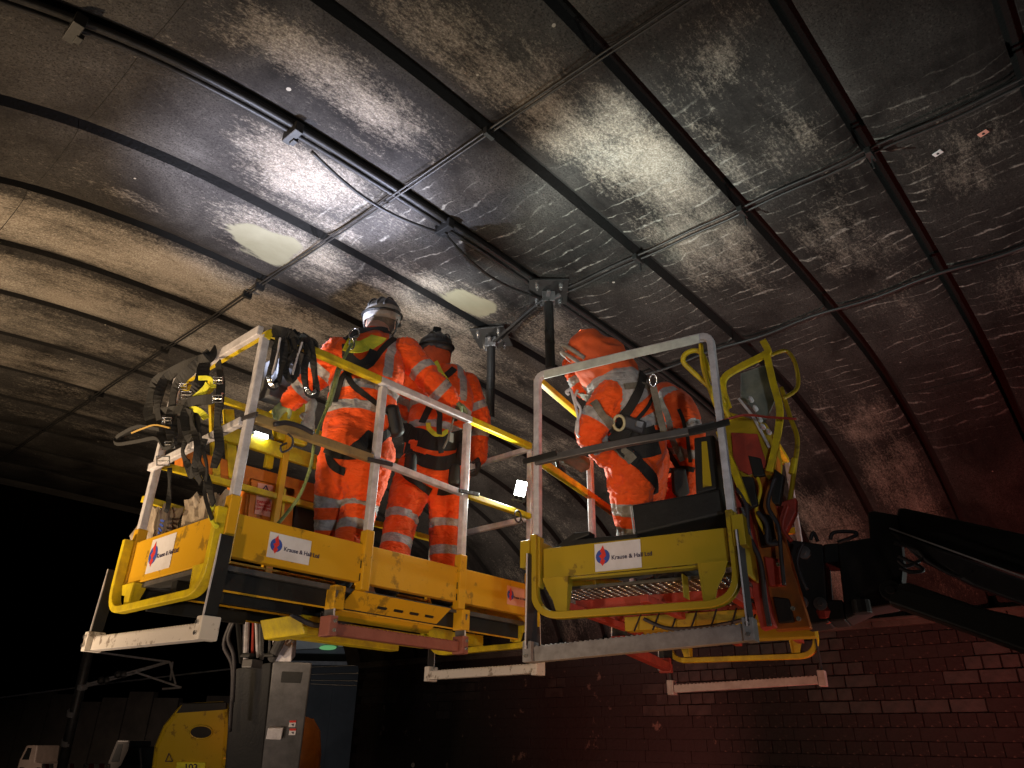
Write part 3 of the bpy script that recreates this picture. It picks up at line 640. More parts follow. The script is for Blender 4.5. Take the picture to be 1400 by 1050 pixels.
# --- mount column, hood and control cage at the right side
cp=Q(W2+.06,.45,0); CN=d2
def CC(px,py,a=W2+.06): return ONP(px,py,Q(a,0,0),d2)
def CB(px,py,b): return ONP(px,py,Q(0,b,0),s2)
mb=MB(); mb.prism([CB(1003,615,.5),CB(1040,625,.5),CB(1108,858,.5),CB(1060,862,.5)],s2*.07); mb.build('mount_column',mat('amber_paint',(.42,.13,.010),.45,0,(.16,.05,.01),8,.5,.1),p2,bevel=.006)
mb=MB(); mb.prism([CB(1000,640,.40),CB(1022,700,.40),CB(1058,855,.40),CB(1040,860,.40),CB(1016,760,.40)],s2*.09); mb.build('mount_side_plate',RED,p2,bevel=.004)
mb=MB(); mb.prism([CB(1012,606,.58),CB(1062,622,.58),CB(1064,690,.58),CB(1074,760,.58),CB(1100,850,.58),CB(1050,800,.58)],s2*.10); mb.build('mount_rear_plate',ORG,p2,bevel=.004)
mb=MB(); mb.prism([CB(985,570,.42),CB(996,562,.42),CB(1048,578,.42),CB(1053,612,.42),CB(1050,640,.42),CB(1024,652,.42),CB(1002,650,.42),CB(988,610,.42)],s2*.32); mb.build('control_hood',YO,p2,bevel=.012)
mb=MB(); mb.prism([CB(1000,592,.418),CB(1036,594,.418),CB(1050,640,.418),CB(1024,650,.418),CB(1004,640,.418)],-s2*.012); mb.build('hood_panel',RED,p2,bevel=.004)
mb=MB(); mb.prism([CB(978,590,.35),CB(984,588,.35),CB(1008,640,.35),CB(1026,690,.35),CB(1012,680,.35)],s2*.05); mb.build('hood_bracket',YEB,p2,bevel=.004)
mb=MB(); mb.prism([CB(1013,694,.36),CB(1017,694,.36),CB(1030,738,.36),CB(1026,736,.36)],-s2*.01); mb.build('chrome_rod',CHR,p2)
def cage(pts,m=YEB,r=.013,b=None,name='cage_tube',n=5): 
    mb=MB(); mb.tube(smooth_path([CB(x,y,bb) for x,y,bb in pts],n),r,10); mb.build(name,m,p2,smooth=True)
cage([(1000,575,.25),(975,535,.2),(947,508,.15),(934,494,.12),(940,482,.12),(958,482,.15),(972,515,.2),(990,548,.3),(994,560,.3)])
cage([(958,470,.10),(962,505,.13),(975,545,.2),(985,570,.3)],r=.011)
mb=MB(); mb.sweep(smooth_path([CB(996,558,.38),CB(988,530,.38),CB(992,515,.38),CB(1010,503,.38),CB(1042,487,.38),CB(1050,480,.38),CB(1043,466,.38)],5),RECT(.034,.02),s2); mb.build('cage_bar',YEB,p2,bevel=.003)
mb=MB(); mb.sweep(smooth_path([CB(1047,480,.38),CB(1056,520,.38),CB(1066,560,.38),CB(1062,600,.38),CB(1052,645,.38)],5),RECT(.034,.02),s2); mb.build('cage_bar',YEB,p2,bevel=.003)
cage([(1052,486,.5),(1075,480,.6),(1088,500,.62),(1090,530,.62),(1070,545,.55)],YO,.011)
cage([(1068,530,.6),(1080,570,.6),(1090,600,.6),(1086,640,.6),(1078,690,.58),(1060,715,.55)],YO,.012)
mb=MB(); mb.tube([CB(1086,627,.595),CB(1082,648,.59)],.0145,10); mb.build('yellow_tape',YEB,p2)
mb=MB(); mb.prism([CB(1012,510,.52),CB(1048,498,.52),CB(1060,545,.52),CB(1044,582,.52),CB(1030,560,.52),CB(1012,545,.52)],s2*.02); mb.build('control_screen',mat('dusty_perspex',(.09,.11,.10),.15,0,(.26,.28,.25),5,.5,0,sharp=False),p2,bevel=.006)
mb=MB()
for (x,y) in ((1034,560),(1044,585),(1052,592),(1040,575),(1028,548)): mb.lathe([(.012,0),(.012,.03),(.006,.05)],CB(x,y,.40),-s2,8)
mb.tube([CB(1010,545,.40),CB(1030,570,.40),CB(1052,612,.40)],.007,6); mb.build('levers',SIL,p2)
mb=MB(); mb.prism([CB(1058,640,.5),CB(1072,650,.5),CB(1066,690,.5),CB(1052,688,.5)],s2*.05); mb.build('strap_pad',BLK,p2,bevel=.008)
mb=MB(); mb.prism([CB(1056,690,.54),CB(1088,680,.54),CB(1088,700,.54),CB(1072,732,.54),CB(1058,712,.54)],s2*.06); mb.build('guard_foot',RED,p2,bevel=.005)
for i,(pts,r,m_) in enumerate((([(1008,668),(1020,690),(1024,730),(1040,770),(1046,820),(1052,856)],.012,DRK),([(1060,652),(1050,690),(1064,720),(1068,760),(1072,800)],.010,DRK),([(1036,700),(1048,716),(1050,742),(1068,742)],.011,DRK),
  ([(1002,650),(990,672),(1000,700),(1020,720)],.009,BLK),([(1078,690),(1070,720),(1082,740)],.010,RED),([(1030,640),(1040,668),(1034,700),(1046,730)],.008,YEB))):
    mb=MB(); mb.tube(smooth_path([CB(x,y,.36+.012*i) for x,y in pts],7),r,8); mb.build('control_hose',m_,p2,smooth=True)
for poly,m_,b0 in (([(1004,650),(1030,652),(1036,690),(1016,700)],BLK,.385),([(1032,700),(1054,704),(1062,745),(1040,748)],BLK,.47),([(1044,760),(1066,764),(1074,800),(1052,802)],RED,.475),([(1056,815),(1078,818),(1086,850),(1064,852)],BLK,.47),([(1022,622),(1040,626),(1046,650),(1030,652)],BLK,.40)):
    mb=MB(); mb.prism([CB(x,y,b0) for x,y in poly],s2*.03); mb.build('column_dark_panel',m_,p2,bevel=.006)  # dark pieces put on the mount column as shading and clutter
for x,y in ((1046,712),(1060,740),(1064,772),(1084,832),(1092,846)): mb=MB(); mb.lathe([(.011,0),(.011,.009)],CB(x,y,.468),-s2,6); mb.build('panel_bolt',CHR,p2)
for pts in ([(1004,704),(1012,760),(1018,820)],[(1098,742),(1090,770),(1104,806)]): mb=MB(); mb.tube(smooth_path([CB(x,y,.43) for x,y in pts],7),.008,7); mb.build('control_hose',DRK,p2,smooth=True)
# --- black boom
BK=.62
mb=MB(); mb.prism([CB(1068,742,.45),CB(1130,752,.45),CB(1190,738,.45),CB(1186,842,.45),CB(1150,852,.45),CB(1100,850,.45),CB(1086,848,.45)],s2*.10)
o=mb.build('boom_bracket',BLK,p2,bevel=.01)
# window through the bracket: build the bracket as four bars instead
bpy.data.objects.remove(o)
mb=MB(); Z=s2*.22
for poly in ([(1068,736),(1125,744),(1133,850),(1100,856),(1086,846)],[(1125,744),(1146,742),(1147,768),(1126,770)],[(1129,820),(1152,820),(1156,848),(1133,850)],[(1144,742),(1188,735),(1206,742),(1230,800),(1226,826),(1190,832),(1156,848)],[(1186,700),(1194,698),(1228,704),(1236,770),(1232,812),(1206,812),(1190,745)]):
    mb.prism([CB(x,y,BK) for x,y in poly],Z)
mb.build('boom_bracket',BLK,p2,bevel=.008)
for x,y in ((1100,756),(1096,824),(1122,826)):
    mb=MB(); mb.lathe([(.03,0),(.03,.02),(.012,.022),(.012,.035)],CB(x,y,BK),-s2,16); mb.build('pin',STL,p2)
mb=MB(); mb.lathe([(.04,0),(.04,.06)],CB(1176,820,BK-.03),E_Z*-1,14); mb.lathe([(.045,-.02),(.045,.03)],CB(1218,808,BK-.02),-s2,16); mb.lathe([(.02,.03),(.02,.04)],CB(1218,808,BK-.02),-s2,12); mb.build('pivot',BLK,p2,bevel=.003)
mb=MB(); mb.lathe([(.01,0),(.055,.02),(.06,.05),(.05,.09)],CB(1130,853,BK+.05),E_Z,14); mb.build('motor_cap',RED,p2)
bv=(CB(1480,800,BK+.05)-CB(1200,722,BK+.05))
mb=MB(); mb.prism([CB(1228,694,BK+.02),CB(1236,694,BK+.02),CB(1640,782,BK-.05),CB(1640,850,BK-.05),CB(1330,766,BK),CB(1220,732,BK+.02)],s2*.16); mb.build('boom_section',BLK,p2,bevel=.01)
mb=MB(); mb.prism([CB(1216,726,BK-.02),CB(1340,770,BK-.05),CB(1640,880,BK-.1),CB(1640,916,BK-.1),CB(1330,800,BK-.05),CB(1260,766,BK-.02)],s2*.05); mb.build('boom_cylinder',DRK,p2,bevel=.008)
mb=MB(); mb.beam(CB(1216,722,BK-.035),CB(1640,876,BK-.11),.006,.006); mb.build('cylinder_edge',SIL,p2)
GBM=mat('grey_green_steel',(.022,.023,.021),.5,.1,(.015,.015,.014),8,.5,.1)
mb=MB(); mb.prism([CB(1212,800,BK-.05),CB(1242,796,BK-.05),CB(1340,830,BK-.08),CB(1640,900,BK-.15),CB(1640,975,BK-.15),CB(1340,868,BK-.08),CB(1215,824,BK-.05)],s2*.12); mb.build('lower_arm',GBM,p2,bevel=.01)
for pts in ([(1135,738),(1140,728),(1165,727),(1170,732),(1145,742)],[(1222,742),(1250,750),(1262,762),(1240,774),(1228,766)],[(1228,760),(1262,778),(1245,782),(1230,776)],[(1255,752),(1270,768),(1310,788),(1330,780)],[(1108,738),(1112,728),(1118,740)],[(1048,740),(1050,722),(1064,722),(1070,742)]):
    mb=MB(); mb.tube(smooth_path([CB(x,y,BK-.04) for x,y in pts],6),.009,7); mb.build('boom_hose',DRK,p2,smooth=True)

# ================================================================== PEOPLE
def hv_material():
    m=bpy.data.materials.new('hi_vis_workwear'); m.use_nodes=True; t=m.node_tree; L=t.links.new; b=t.nodes['Principled BSDF']
    tc=nn(t,'ShaderNodeTexCoord'); O=tc.outputs['Object']
    def at(n_): return nn(t,'ShaderNodeAttribute',attribute_name=n_).outputs['Fac']
    def mix(f,a,b_):
        n=nn(t,'ShaderNodeMix',data_type='RGBA'); L(f,n.inputs[0])
        for i,q in ((6,a),(7,b_)):
            if isinstance(q,tuple): n.inputs[i].default_value=(*q,1)
            else: L(q,n.inputs[i])
        return n.outputs[2]
    def gt(a,v_): n=nn(t,'ShaderNodeMapRange'); L(a,n.inputs[0]); n.inputs['From Min'].default_value=v_-.0015; n.inputs['From Max'].default_value=v_+.0015; return n.outputs[0]
    n1=nn(t,'ShaderNodeTexNoise',i_Scale=5.,i_Detail=8.,i_Roughness=.65); L(O,n1.inputs['Vector'])
    r=nn(t,'ShaderNodeMapRange'); L(n1.outputs[0],r.inputs[0]); r.inputs['From Min'].default_value=.45; r.inputs['From Max'].default_value=.8
    org=mix(r.outputs[0],(.90,.100,.008),(.72,.070,.008))
    n2=nn(t,'ShaderNodeTexNoise',i_Scale=26.,i_Detail=6.); L(O,n2.inputs['Vector'])
    r2=nn(t,'ShaderNodeMapRange'); L(n2.outputs[0],r2.inputs[0]); r2.inputs['From Min'].default_value=.35; r2.inputs['From Max'].default_value=.7
    ref=mix(r2.outputs[0],(.46,.45,.45),(.28,.26,.25))
    c=mix(gt(at('refl'),0),org,ref); c=mix(gt(at('skinm'),.5),c,(.50,.27,.19)); c=mix(gt(at('boot'),.5),c,(.035,.03,.026)); c=mix(gt(at('seam'),0),c,(.16,.04,.012))
    L(c,b.inputs['Base Color']); b.inputs['Roughness'].default_value=.72; b.inputs['Specular IOR Level'].default_value=.3
    b.inputs['Sheen Weight'].default_value=.15
    wv=nn(t,'ShaderNodeTexNoise',i_Scale=17.,i_Detail=4.,i_Roughness=.5,i_Distortion=1.2); mp=nn(t,'ShaderNodeMapping'); mp.inputs['Scale'].default_value=(.8,.8,1.9); L(O,mp.inputs[0]); L(mp.outputs[0],wv.inputs['Vector'])
    bp=nn(t,'ShaderNodeBump',i_Strength=.5,i_Distance=.035); L(wv.outputs[0],bp.inputs['Height'])
    f2=nn(t,'ShaderNodeTexNoise',i_Scale=320.,i_Detail=2.); L(O,f2.inputs['Vector']); bp2=nn(t,'ShaderNodeBump',i_Strength=.15,i_Distance=.002); L(f2.outputs[0],bp2.inputs['Height']); L(bp.outputs[0],bp2.inputs['Normal']); L(bp2.outputs[0],b.inputs['Normal'])
    return m
HV=hv_material()
def loft(mb,pts,rad,side,seg=16):
    pts=[V(p) for p in pts]; 
    P=smooth_path(pts,5); n=len(pts)
    RR=[]
    for i in range(n-1):
        for q in range(5):
            t=q/5; t=t*t*(3-2*t); RR.append((rad[i][0]*(1-t)+rad[i+1][0]*t,rad[i][1]*(1-t)+rad[i+1][1]*t))
    RR.append(rad[-1])
    # round ends
    t0=(P[0]-P[1]).normalized(); t1=(P[-1]-P[-2]).normalized(); a0=min(RR[0]); a1=min(RR[-1])
    pre=[(P[0]+t0*a0*math.sin(a),(RR[0][0]*math.cos(a),RR[0][1]*math.cos(a))) for a in (1.45,1.1,.7,.35)]
    pos=[(P[-1]+t1*a1*math.sin(a),(RR[-1][0]*math.cos(a),RR[-1][1]*math.cos(a))) for a in (.35,.7,1.1,1.45)]
    P=[p for p,_ in pre]+P+[p for p,_ in pos]; RR=[r for _,r in pre]+RR+[r for _,r in pos]
    vs=[]; m=len(P)
    for i,p in enumerate(P):
        t=(P[min(i+1,m-1)]-P[max(i-1,0)]).normalized(); sd=(V(side)-t*V(side).dot(t)).normalized(); fr=t.cross(sd)
        for q in range(seg): a=2*math.pi*q/seg; vs.append(p+sd*math.cos(a)*RR[i][0]+fr*math.sin(a)*RR[i][1])
    fs=[(i*seg+q,i*seg+(q+1)%seg,(i+1)*seg+(q+1)%seg,(i+1)*seg+q) for i in range(m-1) for q in range(seg)]+[tuple(range(seg))[::-1],tuple((m-1)*seg+q for q in range(seg))]
    mb.add(vs,fs)
def remeshed(mb,vox,sm=4):
    me=bpy.data.meshes.new('tmp'); me.from_pydata(mb.v,[],mb.f)
    bm=bmesh.new(); bm.from_mesh(me); bmesh.ops.recalc_face_normals(bm,faces=bm.faces); bm.to_mesh(me); bm.free()
    o=bpy.data.objects.new('tmp',me); COL.objects.link(o)
    r=o.modifiers.new('r','REMESH'); r.mode='VOXEL'; r.voxel_size=vox
    s=o.modifiers.new('s','SMOOTH'); s.factor=.5; s.iterations=sm
    dg=bpy.context.evaluated_depsgraph_get(); dg.update(); out=bpy.data.meshes.new_from_object(o.evaluated_get(dg)); bpy.data.objects.remove(o); return out
def seg_info(P,chain,radii):
    """for each vertex: normalised distance to chain, arclength, closest centre"""
    best=np.full(len(P),1e9); S_=np.zeros(len(P)); Cn=np.zeros((len(P),3)); acc=0
    for i in range(len(chain)-1):
        a=np.array(chain[i]);b=np.array(chain[i+1]);d=b-a;L=np.linalg.norm(d)
        t=np.clip(((P-a)@d)/L**2,0,1); c=a+t[:,None]*d; r=radii[i]*(1-t)+radii[i+1]*t
        dd=np.linalg.norm(P-c,axis=1)/r; k=dd<best; best[k]=dd[k]; S_[k]=acc+t[k]*L; Cn[k]=c[k]; acc+=L
    return best,S_,Cn,acc
def person(J,side,front,label,opts):
    root=thing('person',opts['base'],label,'person'); sd=V(side).normalized(); fr=V(front).normalized()
    mb=MB(); f=opts.get('fat',1.0)
    loft(mb,[J['crotch'],J['pelvis'],J['waist'],J['chest'],J['upper'],J['neckb']],[(.135*f,.12*f),(.185*f,.145*f),(.18*f,.145*f),(.205*f,.150*f),(.165*f,.12*f),(.075,.075)],sd,20)
    loft(mb,[J['neckb'],J['head']],[(.068,.068),(.075,.085)],sd)
    hd=V(J['head']); hu=V(J.get('headup',(0,0,1))).normalized()
    loft(mb,[hd-hu*.06,hd,hd+hu*.05],[(.07,.085),(.083,.105),(.075,.095)],sd)
    hf=V(J.get('face',front)).normalized()
    loft(mb,[hd+hf*.095-hu*.02,hd+hf*.115-hu*.035],[(.014,.02),(.012,.014)],sd,8)   # nose
    for s in (-1,1): loft(mb,[hd+sd*s*.082+hu*.015,hd+sd*s*.086-hu*.03],[(.012,.022),(.010,.016)],sd,8)  # ears
    chains={}
    for s in 'LR':
        sh,el,wr_=V(J['sh'+s]),V(J['el'+s]),V(J['wr'+s]); 
        loft(mb,[sh,sh.lerp(el,.5),el,el.lerp(wr_,.5),wr_],[(.080*f,.085*f),(.076*f,.08*f),(.064,.068),(.062,.062),(.052,.052)],fr)
        chains['arm'+s]=([sh,el,wr_],[.08,.066,.055])
        hp,kn,an=V(J['hp'+s]),V(J['kn'+s]),V(J['an'+s])
        loft(mb,[hp,hp.lerp(kn,.5),kn,kn.lerp(an,.5),an],[(.115*f,.125*f),(.108*f,.115*f),(.088*f,.09*f),(.086,.09),(.078,.082)],fr)
        ff=V(J.get('toe'+s,an+V((fr.x,fr.y,0)).normalized()*.17+V((0,0,-.05))))
        loft(mb,[an+V((0,0,-.02)),an.lerp(ff,.4)+V((0,0,-.02)),ff],[(.05,.055),(.052,.05),(.045,.035)],sd)
        chains['leg'+s]=([hp,kn,an],[.12,.09,.08])
    me=remeshed(mb,.0115,3)
    N=len(me.vertices); P=np.empty(N*3); me.vertices.foreach_get('co',P); P=P.reshape(-1,3)
    tch=[J['crotch'],J['pelvis'],J['waist'],J['chest'],J['upper'],J['neckb']]; trd=[.15,.17*f,.16*f,.18*f,.14,.08]
    info={'torso':seg_info(P,tch,trd)}; 
    for k,(c,r) in chains.items(): info[k]=seg_info(P,c,r)
    names=list(info); D=np.stack([info[k][0] for k in names]); own=D.argmin(0); Dm=np.sort(D,axis=0); marg=(Dm[1]-Dm[0])
    refl=np.full(N,-1.); seam=np.full(N,-1.)
    L_=lambda k:info[k][3]
    def band(k,s,hw):
        i=names.index(k); v_=hw-np.abs(info[k][1]-s); v_=np.where(own==i,v_,-1); np.maximum(refl,v_,out=refl)
    TL_=L_('torso'); 
    seglen=[(V(tch[i+1])-V(tch[i])).length for i in range(5)]
    sw=seglen[0]+seglen[1]
    for s_b in opts.get('tbands',(.02,.20)): band('torso',sw+s_b,.026)
    # braces over the shoulders
    i=names.index('torso'); cen=info['torso'][2]; lat=(P-cen)@np.array(sd)
    for c in ((-.115,.115) if opts.get('braces',True) else ()):
        v_=.026-np.abs(lat-c); ok=(own==i)&(info['torso'][1]>sw+.2)&(info['torso'][1]<TL_*.99); np.maximum(refl,np.where(ok,v_,-1),out=refl)
    for s in 'LR':
        up_=(V(J['sh'+s])-V(J['el'+s])).length; lo=(V(J['el'+s])-V(J['wr'+s])).length
        band('arm'+s,up_*.62,.026); band('arm'+s,up_+lo*.38,.026)
        th=(V(J['hp'+s])-V(J['kn'+s])).length; sh_=(V(J['kn'+s])-V(J['an'+s])).length
        band('leg'+s,th+sh_*.05,.028); band('leg'+s,th+sh_*.42,.028)
        # outer seam
        i=names.index('leg'+s)
    # skin on head; boots
    hv=P-np.array(hd); skin=np.zeros(N)
    if opts.get('bare_head',True):
        hh=hv@np.array(hu); rr_=np.linalg.norm(hv,axis=1); skin=np.where((rr_<.17)&(hh>-.10),1.,0.)
    boot=np.zeros(N)
    for s in 'LR': boot=np.maximum(boot,np.where((P[:,2]<J['an'+s][2]+.03)&(np.linalg.norm(P-np.array(J['an'+s]),axis=1)<.3),1.,0.))
    if opts.get('bare_head',True): refl=np.where(skin>.5,-1,refl)
    # folds
    nor=np.empty(N*3); me.vertices.foreach_get('normal',nor); nor=nor.reshape(-1,3); disp=np.zeros(N)
    fa=opts.get('fold',.85)
    for v_ in range(N):
        if skin[v_]>.5 : continue
        k=names[own[v_]]; s_=info[k][1][v_]; d=P[v_]-info[k][2][v_]; d=d/(np.linalg.norm(d)+1e-9)
        if k=='torso':
            a=.010+.008*math.exp(-((s_-sw+.04)/.10)**2); n1=noise.noise(V((s_*13,d[0]*1.7+3,d[1]*1.7)))+.5*noise.noise(V((s_*26,d[0]*3+9,d[1]*3)))
            n1+=.5*noise.noise(V((P[v_][0]*7,P[v_][1]*7,P[v_][2]*6)))
        else:
            j=(V(J['el'+k[-1]])-V(J['sh'+k[-1]])).length if k[0]=='a' else (V(J['kn'+k[-1]])-V(J['hp'+k[-1]])).length
            a=.007+.010*math.exp(-((s_-j)/.10)**2)+.008*math.exp(-((s_-info[k][3])/.10)**2)+.006*math.exp(-(s_/.12)**2)
            tw=2.2*math.atan2(d[1],d[0]) if False else 0
            n1=noise.noise(V((s_*19+d[0]*1.5,d[0]*1.9+7,d[1]*1.9+d[2])))+.5*noise.noise(V((s_*40,d[0]*4+9,d[1]*4)))+.4*noise.noise(V((P[v_][0]*9,P[v_][1]*9,P[v_][2]*9)))
        n1=1-abs(n1)*2.2
        disp[v_]=a*n1*fa
    disp=np.where(boot>.5,0,disp)
    P=P+nor*disp[:,None]
    me.vertices.foreach_set('co',P.ravel())
    for nme,dat in (('refl',refl),('skinm',skin),('boot',boot),('seam',seam)):
        at=me.attributes.new(nme,'FLOAT','POINT'); at.data.foreach_set('value',dat.astype(np.float32))
    me.polygons.foreach_set('use_smooth',[True]*len(me.polygons)); me.materials.clear(); me.materials.append(HV); me.name='body'
    bvh=BVHTree.FromPolygons([V(p) for p in P],[tuple(p.vertices) for p in me.polygons])
    me.transform(Matrix.Translation(-V(opts['base'])))
    o=bpy.data.objects.new('body',me); COL.objects.link(o); o.parent=root
    return root,bvh,hd,hu,sd,fr,hf
def strap_on(bvh,parent,pts,width,m=STR,name='harness_strap',off=.008,n=10,frm=None):
    P=smooth_path(pts,n); out=[];nr=[]
    for p in P:
        if frm is not None:
            h=bvh.ray_cast(p+frm*.5,-frm,1.0); 
            if h[0] is None: h=bvh.find_nearest(p)
        else: h=bvh.find_nearest(p)
        out.append(h[0]+h[1]*off); nr.append(h[1])
    for _ in range(3):
        out=[out[0]]+[(out[i-1]+out[i]*2+out[i+1])/4 for i in range(1,len(out)-1)]+[out[-1]]; nr=[nr[0]]+[(nr[i-1]+nr[i]*2+nr[i+1])/4 for i in range(1,len(nr)-1)]+[nr[-1]]
    mb=MB(); ribbon(mb,out,width,.004,nr); return mb.build(name,m,parent)
def helmet(root,hd,hu,sd,hf,shell,top,lamp=True):
    R=Matrix((sd,hf,hu)).transposed(); c=hd+hu*.035
    def ell(rx,ry,rz,z0,n1=20,n2=8):
        vs=[];fs=[]
        for i in range(n2+1):
            a=z0+(math.pi/2-z0)*i/n2
            for q in range(n1): b=2*math.pi*q/n1; vs.append(c+R@V((rx*math.cos(a)*math.cos(b),ry*math.cos(a)*math.sin(b),rz*math.sin(a))))
        for i in range(n2):
            for q in range(n1): fs.append((i*n1+q,i*n1+(q+1)%n1,(i+1)*n1+(q+1)%n1,(i+1)*n1+q))
        return vs,fs
    mb=MB(); mb.add(*ell(.117,.140,.115,-.35)); o=mb.build('helmet',shell,root,smooth=True); so=o.modifiers.new('s','SOLIDIFY'); so.thickness=.006
    mb=MB(); mb.add(*ell(.1195,.1425,.119,.42)); h2_=mb.build('helmet_crown',top,root,smooth=True)
    mb=MB()
    for s in (-.05,0,.05): mb.tube([c+R@V((s,.144*math.cos(a),.123*math.sin(a)*(1-abs(s)*1.2))) for a in np.linspace(.3,2.8,14)],.006,6)
    mb.build('helmet_rib',top,root,smooth=True)
    # peak
    mb=MB(); mb.prism([c+R@V((.09*math.cos(a)*1.0,.135+.045*math.sin(a),-.02)) for a in np.linspace(0,math.pi,10)]+[c+R@V((-.1,.09,-.02)),c+R@V((.1,.09,-.02))],hu*.006); mb.build('helmet_peak',top,root)
    mb=MB(); mb.tube([c+R@V((.122*math.cos(a),.145*math.sin(a),.008+.02*math.cos(a*2)*0)) for a in np.linspace(0,2*math.pi,25)[:-1]],.008,6,closed=True); mb.build('lamp_strap',BLK,root)
    for s in (-1,1):
        mb=MB(); mb.tube([c+R@V((s*.11,-.02,-.03)),c+R@V((s*.10,.02,-.09)),c+R@V((s*.05,.06,-.15))],.006,6); mb.build('chin_strap',BLK,root)
    if lamp:
        lp=c+R@V((0,.158,.03)); mb=MB(); mb.box(lp,(.05,.035,.038),R); mb.build('head_lamp',BLK,root,bevel=.006)
        mb=MB(); mb.lathe([(.016,0),(.016,.006)],lp+hf*.018,hf,14); mb.build('lamp_lens',LENS,root)
        return lp
def glove(root,wrist,dirv,palmn,thumb,curl,m,name='glove',sc=1.0):
    """five separate fingers; dirv wrist->knuckles, palmn = side the fingers close towards, thumb = +1/-1"""
    d=V(dirv).normalized(); pn=V(palmn); pn=(pn-d*pn.dot(d)).normalized(); lat=d.cross(pn)*thumb
    mb=MB(); loft(mb,[wrist-d*.05,wrist,wrist+d*.045*sc,wrist+d*.09*sc],[(.036,.036),(.032,.026),(.042,.022),(.042,.018)],lat,12)
    lens=[.075,.088,.080,.062]
    for i,L in enumerate(lens):
        b=wrist+d*.088*sc+lat*(.032-.021*i)*sc; dd=d; pts=[b-d*.02,b]; p=b
        for j,f in enumerate((.45,.32,.23)):
            a=curl*(.8+.15*j); dd=(dd*math.cos(a)+pn*math.sin(a)).normalized()
            # keep pn perpendicular
            p=p+dd*L*f*sc; pts.append(p); pn_=(pn*math.cos(a)-d*math.sin(a)); 
            d0=dd; pnl=(pn-dd*pn.dot(dd)); 
            if pnl.length>1e-3: pn2=pnl.normalized()
            dd=d0
            # rotate progressively using local frame
            ang=a*(j+2); dd=(d*math.cos(ang)+pn*math.sin(ang)).normalized()
        rr_=[.0105,.0108,.0100,.0092,.0082]; mb.tube(pts,[r*sc for r in rr_[:len(pts)]],8)
    b=wrist+d*.03*sc+lat*.035*sc; mb.tube([b-lat*.02,b,b+(lat*.6+d*.6+pn*.4).normalized()*.035*sc,b+(lat*.6+d*.6+pn*.4).normalized()*.035*sc+(d*.6+pn*.7).normalized()*.032*sc],[.014,.014,.012,.010],8)
    me=remeshed(mb,.0045,2); me.materials.clear(); me.materials.append(m); me.polygons.foreach_set('use_smooth',[True]*len(me.polygons))
    me.transform(Matrix.Translation(-root.location)); o=bpy.data.objects.new(name,me); COL.objects.link(o); o.parent=root; return o
def dring(root,p,n,upv,size=.03):
    mb=MB(); u=V(upv).normalized(); s=n.cross(u).normalized()
    mb.tube([p+n*.02+s*size*math.cos(a)+u*size*1.2*max(-.6,math.sin(a)) for a in np.linspace(0,2*math.pi,19)[:-1]],.0055,7,closed=True); mb.build('d_ring',CHR,root,smooth=True)

# ---- person 1
side=V((.80,-.60,0)); front=V((.60,.80,0))
base=V((2.28,3.22,2.40)); 
J=dict(crotch=ONY(480,640,3.20),pelvis=ONY(487,607,3.20),waist=ONY(492,568,3.20),chest=ONY(503,510,3.20),upper=ONY(509,478,3.21),neckb=ONY(514,458,3.23),head=ONY(521,441,3.26),
 shL=ONY(463,481,3.27),elL=ONY(424,524,3.42),wrL=ONY(398,548,3.52),shR=ONY(554,480,3.12),elR=ONY(594,526,2.97),wrR=ONY(616,547,2.93),
 hpL=ONY(468,625,3.26),knL=ONY(455,683,3.34),anL=ONY(452,765,3.40),hpR=ONY(508,620,3.12),knR=ONY(492,690,3.18),anR=ONY(472,775,3.14),headup=V((-.1,-.25,1)),face=(V((.75,.45,.45))))
pr,bvh,hd,hu,sd_,fr_,hf=person(J,side,front,'worker in orange with white helmet, one gloved hand on the left basket rail',dict(base=base,fat=1.02,tbands=(.0,.13)))
P1={}
lp=helmet(pr,hd,hu,V((.5,-.85,0)).normalized(),(hf-hu*hf.dot(hu)).normalized(),HLW,HLB)
mb=MB(); loft(mb,[hd-hu*.07,hd-hu*.02,hd+hu*.02],[(.075,.085),(.090,.110),(.088,.105)],sd_); me=None; mb.build('hair',HAIR,pr,smooth=True)
glove(pr,V(J['wrR']),V((.8,-.1,-.25)),V((.1,.3,-1)),-1,.62,GLV)
glove(pr,V(J['wrL']),V((-.35,.5,-.55)),V((.2,.6,-.4)),1,.5,GLV)
def px(x,y,yy=3.1): return ONY(x,y,yy)
bk=-fw
def sx(pts,w_,m=STR,off=.010,name='harness_strap',y=3.1,pr_=None,b_=None): return strap_on(b_ or bvh,pr_ or pr,[ONY(a,b,y) for a,b in pts],w_,m,name,off,8,frm=bk)
sx([(463,466),(474,456),(495,452),(520,452),(535,458)],.05,off=.016)
sx([(463,470),(466,492),(474,520),(500,540),(530,560),(545,575)],.034)
sx([(540,462),(525,480),(508,500),(485,508),(466,512),(455,530),(448,552)],.034)
o=sx([(464,471),(474,475),(492,477),(512,470),(519,464)],.095,HVY,.020,'harness_yoke')
sx([(466,482),(490,500),(505,495),(512,482)],.05,STR,.022,'yoke_pad')
sx([(432,618),(455,625),(490,622),(520,605),(540,580)],.045,STR,.016)
sx([(480,618),(500,608),(515,594)],.07,STR,.024,'hip_pad')
sx([(436,625),(445,640),(470,646)],.045,STR)
h=bvh.ray_cast(ONY(482,462,3.1)+bk*.5,-bk,1.0)
if h[0]: dring(pr,h[0]+h[1]*.02,h[1],(0,0,1),.032)
mb=MB(); loft(mb,[ONY(535,560,3.03),ONY(541,590,3.04)],[(.045,.03),(.05,.035)],sd_,12); mb.build('pouch',BLK,pr,smooth=True)
